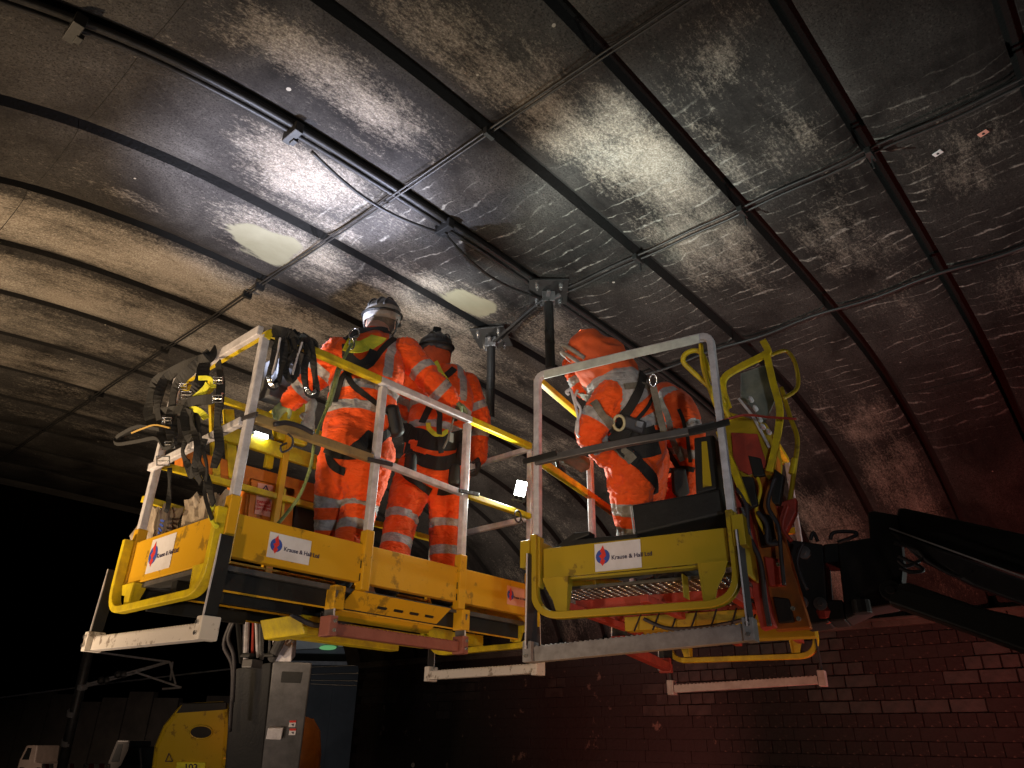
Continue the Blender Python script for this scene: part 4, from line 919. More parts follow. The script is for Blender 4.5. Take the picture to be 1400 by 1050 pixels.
text('pocket_lettering','ARCUS',.03,h[0]*0+ (bvh.ray_cast(ONY(492,572,3.0)+bk*.5,-bk,1.5)[0] or V((2,3,3)))+bk*.012,V((.8,-.6,0)),V((0,0,1)),INK,pr) if False else None
light('head_torch_a','SPOT',lp+hf*.03,ONZ(455,250,4.88),130,(.72,.76,1),.02,100,.6)
light('head_torch_b','SPOT',lp+V((.0,.12,-.05)),ONZ(385,335,4.88),30,(.95,.97,1),.02,58,.6)

# ---- person 2
side=V((.86,-.50,0)); front=V((.5,.86,0)); base=V((2.93,3.38,2.40)); Y=3.38
J=dict(crotch=ONY(590,655,Y),pelvis=ONY(593,620,Y),waist=ONY(597,590,Y),chest=ONY(604,545,Y),upper=ONY(602,515,Y),neckb=ONY(598,502,Y),head=ONY(594,484,Y+.03),
 shL=ONY(566,522,Y+.08),elL=ONY(560,560,Y+.2),wrL=ONY(575,570,Y+.4),shR=ONY(637,526,Y-.04),elR=ONY(656,575,Y-.05),wrR=ONY(654,625,Y-.03),
 hpL=ONY(570,642,Y+.05),knL=ONY(550,705,Y+.05),anL=ONY(530,800,Y+.0),hpR=ONY(614,645,Y-.08),knR=ONY(609,712,Y-.05),anR=ONY(606,815,Y-.05),headup=V((-.05,-.1,1)),face=V((.3,.8,.5)))
pq,bv2,hd,hu,sd_,fr_,hf=person(J,side,front,'worker in orange with black helmet and black belt, back turned, near the drop tube','' or dict(base=base,fat=1.06,tbands=(-.02,.15)))
helmet(pq,hd,hu,sd_,(hf-hu*hf.dot(hu)).normalized(),HLB,HLB,False)
mb=MB(); mb.box(hd+hu*.16,(.06,.07,.03),Matrix((sd_,hf.cross(sd_),hu)).transposed()); mb.build('head_lamp',BLK,pq,bevel=.006)
mb=MB(); loft(mb,[hd-hu*.10-hf*.03,hd-hu*.03-hf*.035,hd+hu*.04-hf*.04],[(.085,.09),(.108,.10),(.095,.09)],sd_)
hood=mb.build('hood',mat('orange_hood_cloth',(.80,.12,.02),.75,0,(.45,.07,.02),9,.5,.5,16),pq,smooth=True)
glove(pq,V(J['wrR']),V((-.05,-.05,-1)),V((-.6,.6,-.2)),-1,.45,BKG)
def s3(pts,w_,m=STR,off=.010,name='harness_strap'): return strap_on(bv2,pq,[ONY(a,b,Y-.1) for a,b in pts],w_,m,name,off,8,frm=bk)
s3([(580,500),(590,505),(600,520),(618,545),(622,575)],.045); s3([(622,505),(605,520),(595,540),(585,560),(575,580)],.045)
s3([(592,496),(600,512),(610,525)],.06,HVY,.018,'harness_yoke'); s3([(600,518),(612,528),(618,545)],.05,STR,.028,'shock_pack')
s3([(545,595),(570,600),(600,605),(635,598)],.12,STR,.012,'tool_belt'); s3([(548,620),(580,632),(610,632),(636,622)],.09,STR,.014,'tool_belt')
s3([(585,582),(590,592),(602,596),(612,590)],.03,HVY,.020,'belt_trim'); s3([(600,560),(601,590),(603,620)],.035,STR,.02)
s3([(545,650),(565,662),(585,675)],.05,STR,.012,'leg_loop'); s3([(600,672),(620,668),(632,655)],.05,STR,.012,'leg_loop')
for a,b in ((562,625),(622,640),(632,610)):
    mb=MB(); q=ONY(a,b,Y-.20); loft(mb,[q,q+V((0,0,-.09))],[(.035,.03),(.04,.03)],sd_,12); mb.build('pouch',BLK,pq,smooth=True)
mb=MB(); a=ONY(622,563,2.93); mb.tube(smooth_path([a,a+V((0,.02,-.08)),a+V((-.01,.04,-.17)),a+V((-.03,.05,-.23))],5),.006,6); mb.box(a+V((.0,.02,-.16)),(.03,.008,.055)); mb.build('lanyard',GRS,pq)
light('head_torch_c','SPOT',hd+hu*.17+V((.05,.18,.0)),ONZ(640,420,4.88),42,(.93,.97,1),.02,110,.7)

# ---- person 3 (bent, right basket)
k0=4.02
def A3(x,y,dk=0): return AT(x,y,k0+dk)
side=V((.55,-.83,0)); front=V((-.62,.40,.1)); base=Q(.32,.5,0)
front=(-rt*1.0+up*.1); side=fw
J=dict(crotch=A3(872,640),pelvis=A3(868,606),waist=A3(862,578),chest=A3(846,540),upper=A3(833,516),neckb=A3(828,502),head=A3(818,493),
 shL=A3(832,520,.16),elL=A3(800,528,.25),wrL=A3(783,500,.28),shR=A3(836,540,-.15),elR=A3(806,592,-.19),wrR=A3(829,625,-.10),
 hpL=A3(882,628,.11),knL=A3(880,690,.13),anL=A3(890,760,.13),hpR=A3(860,630,-.09),knR=A3(864,690,-.11),anR=A3(868,770,-.09),headup=-rt*.75+up*.7,face=-rt*.6-up*.5+fw*.1)
pt,bv3,hd,hu,sd_,fr_,hf=person(J,side,front,'hooded worker in orange bending forward over the right basket rail, harness buckle on back',dict(base=base,fat=1.12,bare_head=False,tbands=(.0,.16),fold=1.0,braces=False))
mb=MB()
def hoodm():
    mb=MB(); loft(mb,[hd-hu*.12,hd-hu*.03,hd+hu*.07],[(.13,.13),(.145,.15),(.12,.125)],sd_,20); me=remeshed(mb,.012,2)
    P=[v.co.copy() for v in me.vertices]
    for v,n_ in zip(me.vertices,[v.normal.copy() for v in me.vertices]): v.co+=n_*(.012*(1-2.4*abs(noise.noise(V((v.co.x*9,v.co.y*9,v.co.z*16))))))
    me.materials.clear(); me.materials.append(hood.data.materials[0]); me.polygons.foreach_set('use_smooth',[True]*len(me.polygons)); me.transform(Matrix.Translation(-pt.location))
    o=bpy.data.objects.new('hood',me); COL.objects.link(o); o.parent=pt
hoodm()
mb=MB(); c=hd+hu*.03; pts=[c+(-rt*.6+up*.6)*.0+hu*.09*math.sin(a)+( -hf.cross(sd_)*0 ) for a in (0,1)]
R=Matrix((sd_,(hf-hu*hf.dot(hu)).normalized(),hu)).transposed()
mb.tube([c+R@V((.13*math.cos(a),.05+.02*math.sin(a),.02+.15*math.sin(a))) for a in np.linspace(.1,3.0,16)],.012,8); mb.tube([c+R@V((.13*math.cos(a),.085+.02*math.sin(a),.01+.14*math.sin(a))) for a in np.linspace(.1,3.0,16)],.010,8); mb.build('helmet_rim',HLW,pt,smooth=True)
glove(pt,V(J['wrR']),-up*.3+rt*.6,fw*.3-up,1,.5,SKN,'hand'); glove(pt,V(J['wrL']),up*.9-rt*.3,rt*.5-up*.2,1,.9,mat('orange_glove',(.8,.12,.02),.8,0,(.5,.07,.02),9,.5,.4,120))
def s4(pts,w_,m=STR,off=.012,name='harness_strap'): return strap_on(bv3,pt,[AT(a,b,k0-.15) for a,b in pts],w_,m,name,off,8,frm=bk)
s4([(880,512),(872,528),(862,548),(850,568),(842,585)],.05); s4([(802,538),(812,552),(826,572),(838,590)],.04,GRS)
s4([(890,545),(870,570),(850,585),(900,590)],.02,STR)
s4([(845,585),(858,598),(872,604),(895,600)],.16,STR,.014,'back_pad'); s4([(848,612),(868,632),(890,655),(898,680)],.06,STR,.020,'leg_loop')
s4([(842,606),(852,618),(862,628)],.055,GRS,.022,'leg_pad'); s4([(850,530),(880,528),(895,540)],.035,GRS,.012)
h=bv3.ray_cast(AT(845,575,k0)+bk*.6,-bk,1.5); q=h[0] or A3(845,575,-.2)
mb=MB(); mb.box(q+bk*.03+(rt*.05-up*.01),(.12,.07,.05),Matrix((rt,up,bk)).transposed()@Matrix.Rotation(-.35,3,'Z')); mb.build('fall_arrest_block',DRK,pt,bevel=.012)
mb=MB(); c=q+bk*.05-rt*.03; mb.tube([c+(rt*.028*math.cos(a)+up*.038*math.sin(a)) for a in np.linspace(0,6.28,17)[:-1]],.008,8,closed=True); mb.build('block_eye',mat('pale_yellow_plastic',(.55,.5,.3),.5,bump=0),pt,smooth=True)
mb=MB(); c=q+bk*.06+rt*.075-up*.005; mb.box(c,(.04,.035,.008),Matrix((rt,up,bk)).transposed()@Matrix.Rotation(-.2,3,'Z')); mb.build('block_buckle',STL,pt,bevel=.004)
mb=MB(); c=AT(893,520,k0-.24); mb.tube([c+(rt*.018*math.cos(a)+up*.032*math.sin(a)) for a in np.linspace(0,6.28,15)[:-1]],.006,8,closed=True); mb.build('karabiner',CHR,pt,smooth=True)
mb=MB(); ribbon(mb,smooth_path([AT(893,528,k0-.24),AT(900,560,k0-.22),AT(910,600,k0-.22)],5),.035,.005,[bk]*11); mb.build('lanyard_strap',GRS,pt)
light('head_torch_d','SPOT',hd+hu*.10-rt*.14+up*.12,ONZ(945,290,4.88),150,(.90,1,.93),.03,115,.7)

# ---- person 4
k1=4.4
def A4(x,y,dk=0): return AT(x,y,k1+dk)
base=Q(.55,1.1,0)
J=dict(crotch=A4(925,665),pelvis=A4(922,640),waist=A4(924,612),chest=A4(918,570),upper=A4(906,550),neckb=A4(892,545),head=A4(868,548,.15),
 shL=A4(890,560,.18),elL=A4(870,600,.25),wrL=A4(850,615,.3),shR=A4(925,560,-.1),elR=A4(948,600,-.16),wrR=A4(945,650,-.15),
 hpL=A4(905,655,.12),knL=A4(905,720,.1),anL=A4(912,790,.1),hpR=A4(935,655,-.1),knR=A4(918,705,-.15),anR=A4(940,780,-.1),headup=-rt*.5+up*.8,face=-rt*.8-up*.2)
pu,bv4,hd,hu,sd_,fr_,hf=person(J,fw,-rt,'worker in orange half hidden behind the bending one, beside the black case',dict(base=base,fat=1.05,tbands=(.0,.15)))
helmet(pu,hd,hu,sd_,(hf-hu*hf.dot(hu)).normalized(),HLB,HLB,False)
glove(pu,V(J['wrR']),-up,-rt-up*.2,-1,.5,BKG); glove(pu,V(J['wrL']),-rt,-up,1,.4,BKG)
def s5(pts,w_,m=STR,off=.012,name='harness_strap'): return strap_on(bv4,pu,[AT(a,b,k1-.15) for a,b in pts],w_,m,name,off,8,frm=bk)
s5([(905,545),(912,570),(918,600),(930,630)],.035,GRS); s5([(925,560),(935,590),(940,630)],.02); s5([(902,600),(915,620),(930,650)],.03); s5([(905,645),(925,640),(945,640)],.03)
mb=MB(); q=AT(930,655,k1-.28); mb.prism([AT(918,640,k1-.26),AT(938,641,k1-.26),AT(944,675,k1-.26),AT(930,684,k1-.26),AT(920,674,k1-.26)],fw*.03); mb.build('tool_pouch',mat('grey_cloth',(.07,.08,.09),.8,0,(.04,.045,.05),9,.5,.3),pu,bevel=.012)

# ================================================================== LOOSE THINGS
# hanging harness on the left corner
def hang(lst,par,base_m=STR):
    for pts,w_,m,nm in lst:
        P=smooth_path([ONP(x,y,V((X0-.02,0,0))+V((-o,0,0)),E_X) for x,y,o in pts],6); nr=[(bk+V((0,0,.2*math.sin(i*.7)))+rt*.5*math.sin(i*.45+w_*90)).normalized() for i in range(len(P))]
        mb=MB(); ribbon(mb,P,w_,.006,nr); mb.build(nm,m,par)
hs=thing('safety_harness',V((X0-.03,3.45,3.44)),'black safety harness draped over the far left corner of the long basket','harness')
hang([([(290,478,.0),(283,490,.04),(262,497,.04),(235,510,.04),(212,525,.05),(203,560,.06),(212,580,.05)],.06,STR,'webbing'),
 ([(287,482,.02),(262,505,.05),(240,530,.06),(234,570,.06),(236,600,.05)],.055,STR,'webbing'),
 ([(250,500,.03),(225,520,.05),(216,550,.07),(220,585,.06),(232,612,.05)],.05,STR,'webbing'),
 ([(280,490,.03),(275,520,.05),(262,545,.06),(255,572,.06),(262,600,.05)],.06,STR,'webbing'),
 ([(298,495,.03),(302,520,.04),(300,550,.05),(297,580,.04),(300,610,.03),(292,640,.03)],.04,STR,'webbing'),
 ([(250,552,.06),(268,548,.07),(290,545,.06),(300,535,.05)],.05,STR,'back_pad'),
 ([(285,525,.06),(275,538,.06),(262,548,.06)],.035,HVY,'yellow_panel'),
 ([(272,517,.07),(288,518,.07),(292,530,.06)],.022,HVY,'yellow_panel'),
 ([(255,562,.05),(270,560,.06),(282,572,.05)],.03,HVY,'yellow_panel'),
 ([(255,600,.04),(250,620,.05),(262,640,.05),(272,620,.04),(266,595,.04)],.028,STR,'webbing'),
 ([(280,600,.04),(272,630,.05),(283,655,.05),(292,690,.04)],.03,STR,'webbing'),
 ([(268,560,.04),(272,600,.05),(268,640,.05),(275,660,.04)],.035,STR,'webbing'),
 ([(232,640,.03),(232,660,.03),(230,690,.03),(226,700,.03)],.022,STR,'webbing'),
 ([(276,610,.05),(283,640,.06),(280,675,.05),(290,710,.04)],.016,STR,'webbing'),
 ([(268,545,.05),(262,575,.06),(270,610,.07),(262,650,.05),(255,630,.05)],.03,STR,'webbing'),
 ([(210,560,.06),(222,562,.06),(246,560,.06),(262,566,.06)],.04,STR,'webbing')],hs)
# padded leg loops at the bottom left
mb=MB(); lp_=[(225,586),(196,582),(172,592),(163,600),(168,606),(195,602),(220,598),(232,612),(240,600)]
P=smooth_path([ONX(x,y,X0-.09) for x,y in lp_],6); ribbon(mb,P,.055,.018,[(E_Z*.8+bk*.5)]*len(P)); mb.build('leg_pad',STR,hs)
mb=MB(); P=smooth_path([ONX(x,y,X0-.12) for x,y in ((232,585),(212,581),(195,586),(180,592))],6); ribbon(mb,P,.008,.006,[bk]*len(P)); mb.build('pad_trim',mat('gold_piping',(.35,.22,.05),.6,bump=0),hs)
for x,y,s in ((223,630,.03),(228,575,.022),(255,540,.025),(298,520,.02),(297,545,.022),(250,528,.02),(232,608,.022)):
    q=ONX(x,y,X0-.10); mb=MB(); R=Matrix((rt,up,bk)).transposed(); 
    mb.tube([q+rt*s*a+up*s*.7*b for a,b in ((-1,-1),(1,-1),(1,1),(-1,1))],.004,6,closed=True); mb.beam(q-rt*s,q+rt*s,.006,.006,up); mb.build('buckle',CHR,hs)
mb=MB(); q=ONX(300,548,X0-.06); mb.box(q,(.01,.035,.07)); mb.build('id_tag',PNK,hs)
for pts in ([(292,690),(288,705),(296,720)],):
    mb=MB(); mb.tube(smooth_path([ONX(x,y,X0-.05) for x,y in pts],6),.010,7); mb.build('rope_tail',HVY,hs)
# grey-black lanyards on the corner
ln=thing('lanyard_bundle',ONY(395,450,Y0-.03),'bundle of black and silver lanyard straps hanging from the front corner rail','lanyard')
def hangy(lst,par):
    for pts,w_,m,nm in lst:
        P=smooth_path([ONY(x,y,Y0-.03-o) for x,y,o in pts],6); mb=MB(); ribbon(mb,P,w_,.007,[(bk+rt*.7*math.sin(i*.5+w_*80)).normalized() for i in range(len(P))]); mb.build(nm,m,par)
hangy([([(380,449,-.03),(378,470,.02),(373,500,.03),(366,520,.03),(376,528,.04),(385,505,.04),(388,475,.03),(384,450,0)],.036,STR,'webbing'),
 ([(390,449,-.03),(395,480,.02),(390,505,.03),(398,520,.04),(406,500,.04),(402,470,.03),(394,450,0)],.034,STR,'webbing'),
 ([(405,456,-.02),(420,480,.02),(416,505,.03),(420,535,.03),(432,538,.04),(430,510,.04),(424,470,.02),(412,458,0)],.034,STR,'webbing'),
 ([(400,452,-.02),(412,470,.03),(400,488,.05),(392,500,.05)],.03,STR,'webbing'),
 ([(372,452,-.01),(385,455,.03),(400,460,.03),(416,466,.02),(430,472,.0)],.06,STR,'wrap'),
 ([(367,514,.045),(372,527,.05),(380,526,.05)],.020,CHR,'reflective_end'),([(418,528,.045),(424,538,.05),(432,534,.05)],.018,CHR,'reflective_end'),
 ([(383,462,.04),(378,490,.05),(372,512,.05)],.008,SIL,'reflective_edge'),([(413,468,.05),(406,490,.05),(400,512,.05)],.008,SIL,'reflective_edge')],ln)
# green/yellow lanyard line from worker to floor
t=thing('lanyard_rope',ONY(480,480,3.0),'yellow green fall arrest rope from the back of the white-helmeted worker','rope')
mb=MB(); P=smooth_path([ONY(x,y,yy) for x,y,yy in ((481,470,3.06),(470,490,3.03),(463,505,3.02),(452,545,3.0),(438,580,2.99),(430,605,2.98),(424,640,3.0),(408,680,3.05),(380,716,3.1))],7); mb.tube(P,.0085,7); mb.build('rope',ROPE,t,smooth=True)
mb=MB(); ribbon(mb,P[10:24],.028,.008,[bk]*14); mb.build('shock_absorber',GLV,t)
mb=MB(); q=P[0]; mb.tube([q+rt*.014*math.cos(a)+up*.03*math.sin(a) for a in np.linspace(0,6.28,13)[:-1]],.005,6,closed=True); mb.build('karabiner',CHR,t)
# snap hook on mid rail
t=thing('snap_hook',ONY(405,590,2.87),'black snap hook and lanyard clipped round the front middle rail','hook')
mb=MB(); mb.tube(smooth_path([ONY(x,y,2.86) for x,y in ((393,593),(400,600),(398,612),(386,618),(384,610),(392,606))],5),.005,6); mb.tube(smooth_path([ONY(x,y,2.86) for x,y in ((375,580),(392,578),(410,583),(428,592))],5),.012,8); mb.build('hook',DRK,t,smooth=True)
# knitted grey gloves on rail
t=thing('work_glove',ONY(424,580,3.66),'grey knitted work glove tucked by the rear rail of the long basket','glove')
glove(t,ONY(424,562,3.6),V((0,0,-1)),V((0,-1,0)),1,.35,mat('grey_knit',(.32,.34,.31),.9,0,(.2,.21,.19),40,.5,.6,150),'knit_glove',1.15)
# sacks
def sack(px_,py_,x,w_,h_,label,m,seed,d_=.14,grp=None,base=ZF):
    q=ONX(px_,py_,x); q.z=base; t=thing('paper_sack',q,label,'sack',grp)
    bm=bmesh.new(); bmesh.ops.create_cube(bm,size=1); bmesh.ops.subdivide_edges(bm,edges=bm.edges,cuts=9,use_grid_fill=True)
    for v in bm.verts:
        p=v.co.copy(); l=p.z+.5; v.co=V((p.x*d_*(1-.25*l),p.y*w_*(1-.12*l),l*h_))
        n1=noise.noise(V((p.x*3+seed,p.y*5,p.z*4)))+.6*noise.noise(V((p.x*8+seed,p.y*11,p.z*9))); v.co+=p.normalized()*(n1*.035*min(1,h_/.25)) 
        if l>.85: v.co.z+=.05*noise.noise(V((p.y*6+seed,p.x*6,2)))
        v.co.z=max(v.co.z,0)
    me=bpy.data.meshes.new('sack_body'); bm.to_mesh(me); bm.free(); me.materials.append(m); o=bpy.data.objects.new('sack_body',me); COL.objects.link(o); o.parent=t; return t
sack(212,735,1.58,.28,.40,'crumpled brown paper sack with blue print in the left basket end',PAP,1.3)
sack(278,715,1.58,.26,.37,'crumpled pale paper sack next to the corner post of the left basket',PAP,7.7)
sack(245,735,1.70,.26,.36,'slumped dark sack between the two paper sacks',OLV,4.1)
q=ONX(216,733,1.50)
mb=MB(); 
for i,(x,y) in enumerate(((222,712),(221,718),(219,724),(218,730),(217,736))): mb.box(ONX(x,y,1.515),(.004,.045,.010),Matrix.Rotation(.3+.1*i,3,'X'))
tt=mb.build('sack_print',BLU); tt.parent=[o for o in bpy.data.objects if o.name.startswith('paper_sack')][0]; tt.data.transform(Matrix.Translation(-tt.parent.location))
t=sack(568,760,2.75,.20,.30,'cream cloth bag standing behind the black-belted worker\'s legs',CLT,9.2,.18); t.location=V((2.85,3.62,ZF)); t.name='cloth_bag'; t['category']='bag'
# flood lamp on front rail
fl=ONY(712,668,2.88)
t=thing('flood_lamp',ONY(712,695,2.88),'small lit white LED flood lamp clamped on the middle rail between the baskets','lamp')
nrm=(bk*.9+E_Z*.1).normalized(); R=Matrix((rt,nrm.cross(rt).normalized()*1.0,nrm)).transposed(); R=Matrix((rt,(nrm.cross(rt)).normalized(),nrm)).transposed()
R=R@Matrix.Rotation(-.22,3,'Z')
mb=MB(); mb.box(fl-nrm*.02,(.078,.105,.03),R); mb.build('housing',BLK,t,bevel=.005)
mb=MB(); mb.box(fl+nrm*-.002,(.066,.092,.010),R); mb.build('lens',LENS,t,bevel=.003)
mb=MB(); 
for x in (-.03,0,.03): mb.beam(fl+R@V((x,-.05,-.01)),fl+R@V((x,-.09,-.01)),.006,.01,nrm)
mb.beam(fl+R@V((-.045,-.075,-.01)),fl+R@V((.045,-.075,-.01)),.01,.01,nrm); mb.build('bracket',BLK,t)
mb=MB(); q=ONY(708,706,2.87); mb.tube([q+V((.03*math.cos(a),0,.03*math.sin(a)*1.2)) for a in np.linspace(0,6.28,15)[:-1]],.006,6,closed=True); mb.tube(smooth_path([q+V((.03,0,-.01)),q+V((.05,0,-.03)),q+V((.03,0,-.05))],4),.004,5); mb.build('clamp',DRK,t)
la=light('flood_lamp_light','AREA',fl+nrm*.02,fl+nrm*2+E_Z*.8,16,(.93,1,.90),.07); 
# small LED under rear rail
q=ONY(357,594,Y1-.03); t=thing('strip_lamp',q,'small glaring LED lamp under the rear rail of the long basket','lamp')
mb=MB(); mb.box(q+V((0,.02,.006)),(.13,.04,.03)); mb.build('housing',BLK,t,bevel=.004)
mb=MB(); mb.box(q+V((0,-.004,-.006)),(.085,.012,.024)); mb.build('lens',LENS,t,bevel=.003)
light('strip_lamp_light','SPOT',q+V((-.34,-.22,.02)),ONZ(425,270,4.88),360,(.74,.79,1),.015,88,.7)
# black case, sheet, olive glove in basket 2
t=thing('black_case',Q(.62,.10,.2),'matt black equipment case standing on the toe board of the right basket','case')
mb=MB(); mb.prism([CB(863,690,.06),CB(985,668,.06),CB(992,702,.06),CB(868,731,.06)],s2*.22); mb.build('case_body',BLK,t,bevel=.012)
mb=MB(); mb.beam(CB(862,692,.055),CB(867,730,.055),.006,.006); mb.build('pale_edge',SIL,t)
mb=MB(); mb.prism([CB(948,598,.10),CB(976,594,.10),CB(982,668,.10),CB(951,676,.10)],s2*.12); mb.build('upright_case',BLK,t,bevel=.01)
mb=MB(); mb.prism([CB(959,604,.094),CB(966,603,.094),CB(973,664,.094),CB(961,666,.094)],s2*.01); mb.build('yellow_edge',YO,t)
t=thing('black_sheet',Q(.2,.08,.2),'crumpled black plastic sheet lying along the right basket toe board','sheet')
mb=MB(); pts=[(758,748),(775,735),(785,728),(806,726),(806,731),(790,737),(830,733),(870,730),(872,735),(800,744)]
mb.prism([CB(x,y,.03) for x,y in pts],s2*.07); mb.build('sheet_fold',BLK,t,bevel=.006)
t=thing('olive_pouch',CC(780,635,.03),'flat olive cloth pouch hanging at the left middle rail of the right basket','pouch')
mb=MB(); mb.prism([AT(762,625,4.1),AT(790,618,4.1),AT(808,633,4.15),AT(806,643,4.15),AT(795,647,4.1),AT(770,634,4.1)],fw*.03+E_Z*.02); mb.build('pouch_body',OLV,t,bevel=.012)
mb=MB(); q=AT(766,645,4.0); mb.tube([q+rt*.02*math.cos(a)+up*.03*math.sin(a) for a in np.linspace(0,6.28,12)[:-1]],.010,7,closed=True); mb.tube([AT(760,625,4.0),AT(764,640,4.0),AT(771,650,4.0)],.012,7); mb.build('rail_clamp',BLK,t)
# metal clamp tool on worker's left
t=thing('steel_clamp_tool',AT(788,545,3.95),'pale steel clamp and hose dangling beside the bending worker in the right basket','tool')
mb=MB()
for pts in ([(776,536),(780,532),(784,545),(790,570),(790,592)],[(778,540),(774,536),(777,533)],[(790,533),(786,545),(794,560),(790,575)],[(789,575),(788,590),(792,598)]): mb.tube(smooth_path([AT(x,y,3.78) for x,y in pts],5),.007,7)
mb.build('clamp_arm',SIL,t,smooth=True)

# ================================================================== BEYOND THE ARCH
# grey lift mast + linkage under the long basket
K=5.0
t=thing('lift_mast',AT(395,1300,K),'grey steel lift mast with slot handle and red white labels below the long basket','mast')
mb=MB(); mb.prism([AT(373,904,K),AT(427,906,K),AT(400,1120,K),AT(350,1120,K)],V((.15,.24,0))); mb.build('mast_cover',STL,t,bevel=.01)
mb=MB(); mb.prism([AT(386,918,K-.003),AT(414,919,K-.003),AT(411,934,K-.003),AT(384,933,K-.003)],V((.0,.006,0))); mb.build('handle_slot',BLK,t,bevel=.003)
mb=MB(); mb.prism([AT(366,996,K-.03),AT(387,996,K-.03),AT(384,1012,K-.03),AT(363,1011,K-.03)],fw*.028); mb.build('latch',SIL,t,bevel=.005)
for y0 in (985,996):
    mb=MB(); mb.prism([AT(396,y0,K-.004),AT(405,y0,K-.004),AT(403.5,y0+9,K-.004),AT(394.5,y0+9,K-.004)],fw*.003); lb=mb.build('warning_label',LAB,t)
    mb=MB(); mb.prism([AT(396,y0,K-.006),AT(405,y0,K-.006),AT(404.6,y0+3,K-.006),AT(395.6,y0+3,K-.006)],fw*.001); mb.build('label_band',RIN,lb)
    mb=MB(); mb.prism([AT(398,y0+5,K-.006),AT(402,y0+4.5,K-.006),AT(401,y0+8,K-.006)],fw*.001); mb.build('label_symbol',INK,lb)
mb=MB(); mb.prism([AT(372,870,K-.05),AT(385,862,K-.05),AT(400,880,K-.05),AT(398,905,K-.05),AT(374,905,K-.05)],fw*.10); mb.build('top_bracket',SIL,t,bevel=.006)
for a,b,w_,m in (((335,900),(337,835),.045,SIL),((358,900),(356,835),.03,CHR),((345,895),(347,830),.02,RED),((368,895),(370,838),.016,CHR),((372,900),(395,850),.06,STL),((330,905),(325,850),.03,BLK),((352,898),(350,842),.018,SIL)):
    mb=MB(); mb.tube([AT(*a,K-.1),AT(*b,K-.35)],w_/2,10); mb.build('hydraulic_rod',m,t)
for x,y,s in ((345,908,.12),(345,840,.11),(352,826,.08),(338,896,.06),(370,896,.05)):
    mb=MB(); mb.box(AT(x,y,K-.15),(s,.08,s*.45),Matrix.Rotation(.4,3,'Z')); mb.build('linkage_block',STL if s>.1 else BLK,t,bevel=.008)
mb=MB()
for pts in ([(328,835),(312,870),(320,900),(318,960)],[(322,838),(306,880),(318,915),(314,1000)],[(372,832),(385,850),(376,880)]): mb.tube(smooth_path([AT(x,y,K-.05) for x,y in pts],6),.014,7)
mb.build('hose',DRK,t,smooth=True)
mb=MB(); mb.prism([AT(318,915,K+.1),AT(372,905,K+.1),AT(352,1120,K+.1),AT(302,1120,K+.1)],V((.12,.2,0))); mb.build('mast_inner',BLK,t,bevel=.01)
# yellow rail machine behind
K=6.6
t=thing('rail_machine',AT(262,1200,K),'yellow rail machine body numbered 103 with oval vent, low behind the basket','vehicle')
out=[(200,1130),(206,1050),(210,1020),(222,992),(236,975),(247,961),(312,958),(314,1000),(309,1050),(306,1130)]
mb=MB(); mb.prism([AT(x,y,K) for x,y in out],V((.5,.75,0))); mb.build('body',YO,t,bevel=.05)
mb=MB(); mb.prism([AT(x,y,K-.01) for x,y in ((241,975),(250,962.5),(309,961),(309,970),(256,974))],fw*.02); mb.build('window_band',BLK,t)
c=AT(275,1001,K-.012); mb=MB(); mb.prism([c+rt*.10*math.cos(a)+up*.058*math.sin(a) for a in np.linspace(0,6.28,25)[:-1]],fw*.01); mb.build('oval_vent',BLK,t)
mb=MB(); mb.tube([c+rt*.10*math.cos(a)+up*.058*math.sin(a) for a in np.linspace(0,6.28,25)[:-1]],.006,6,closed=True); mb.build('vent_rim',YO,t)
mb=MB(); mb.prism([AT(x,y,K-.014) for x,y in ((242,1042),(281,1043),(279,1058),(240,1058))],fw*.012); pl_=mb.build('number_plate',HVY,t)
text('plate_number','103',.085,AT(261,1049.5,K-.018),rt,up,INK,pl_,'CENTER',.001)
mb=MB(); 
tri=[AT(231,1030,K-.014),AT(236,1041,K-.014),AT(226,1041,K-.014)]
for i in range(3): mb.beam(tri[i],tri[(i+1)%3],.006,.003,fw)
mb.build('warning_mark',INK,t)
mb=MB(); mb.box(AT(321,1042,K-.3),(.18,.1,.07)); mb.build('tail_box',YO,t,bevel=.01)
light('machine_marker_lamp','POINT',AT(292,1022,K-.25),None,.25,(1,.30,.05),.05)
t=thing('orange_buoy_cover',AT(417,1040,5.6),'orange rounded machine cover edge just right of the grey mast','cover')
mb=MB(); mb.lathe([(.02,.42),(.10,.40),(.16,.32),(.19,.15),(.19,-.6)],AT(402,1060,5.7),E_Z,20); mb.build('cover_shell',ORG,t,smooth=True)
# catenary mast with cantilever and wires
Km=13.0
t=thing('overhead_line_mast',AT(78,1100,Km),'grey tubular overhead line mast standing beyond the arch at far left','mast')
b_=AT(84,1050,Km); b_.z=0; tp=AT(124,878,Km)
bb=AT(72,1105,Km)
mb=MB(); mb.tube([V((tp.x-.3,tp.y+.0,0)) if False else bb+(bb-tp)*.4,tp],.085,14); mb.build('mast_pole',STL,t,smooth=True)
for x,y in ((112,938),(99,975),(91,1015)): mb=MB(); mb.tube([AT(x,y+3,Km),AT(x+1.2,y-4,Km)],.095,14); mb.build('band',SIL,t)
mb=MB()
for a,b in (((113,937),(228,905)),((113,940),(186,920)),((120,890),(232,905)),((232,905),(185,919)),((185,919),(248,940)),((232,905),(240,935)),((248,940),(222,942)),((236,905),(233,930))): mb.tube([AT(*a,Km),AT(*b,Km)],.018,6)
mb.build('cantilever',SIL,t); mb=MB()
for x,y in ((158,922),(135,930)): mb.lathe([(.05,0),(.07,.05),(.05,.1),(.07,.15),(.05,.2)],AT(x,y,Km),rt,10)
mb.build('insulator',STL,t)
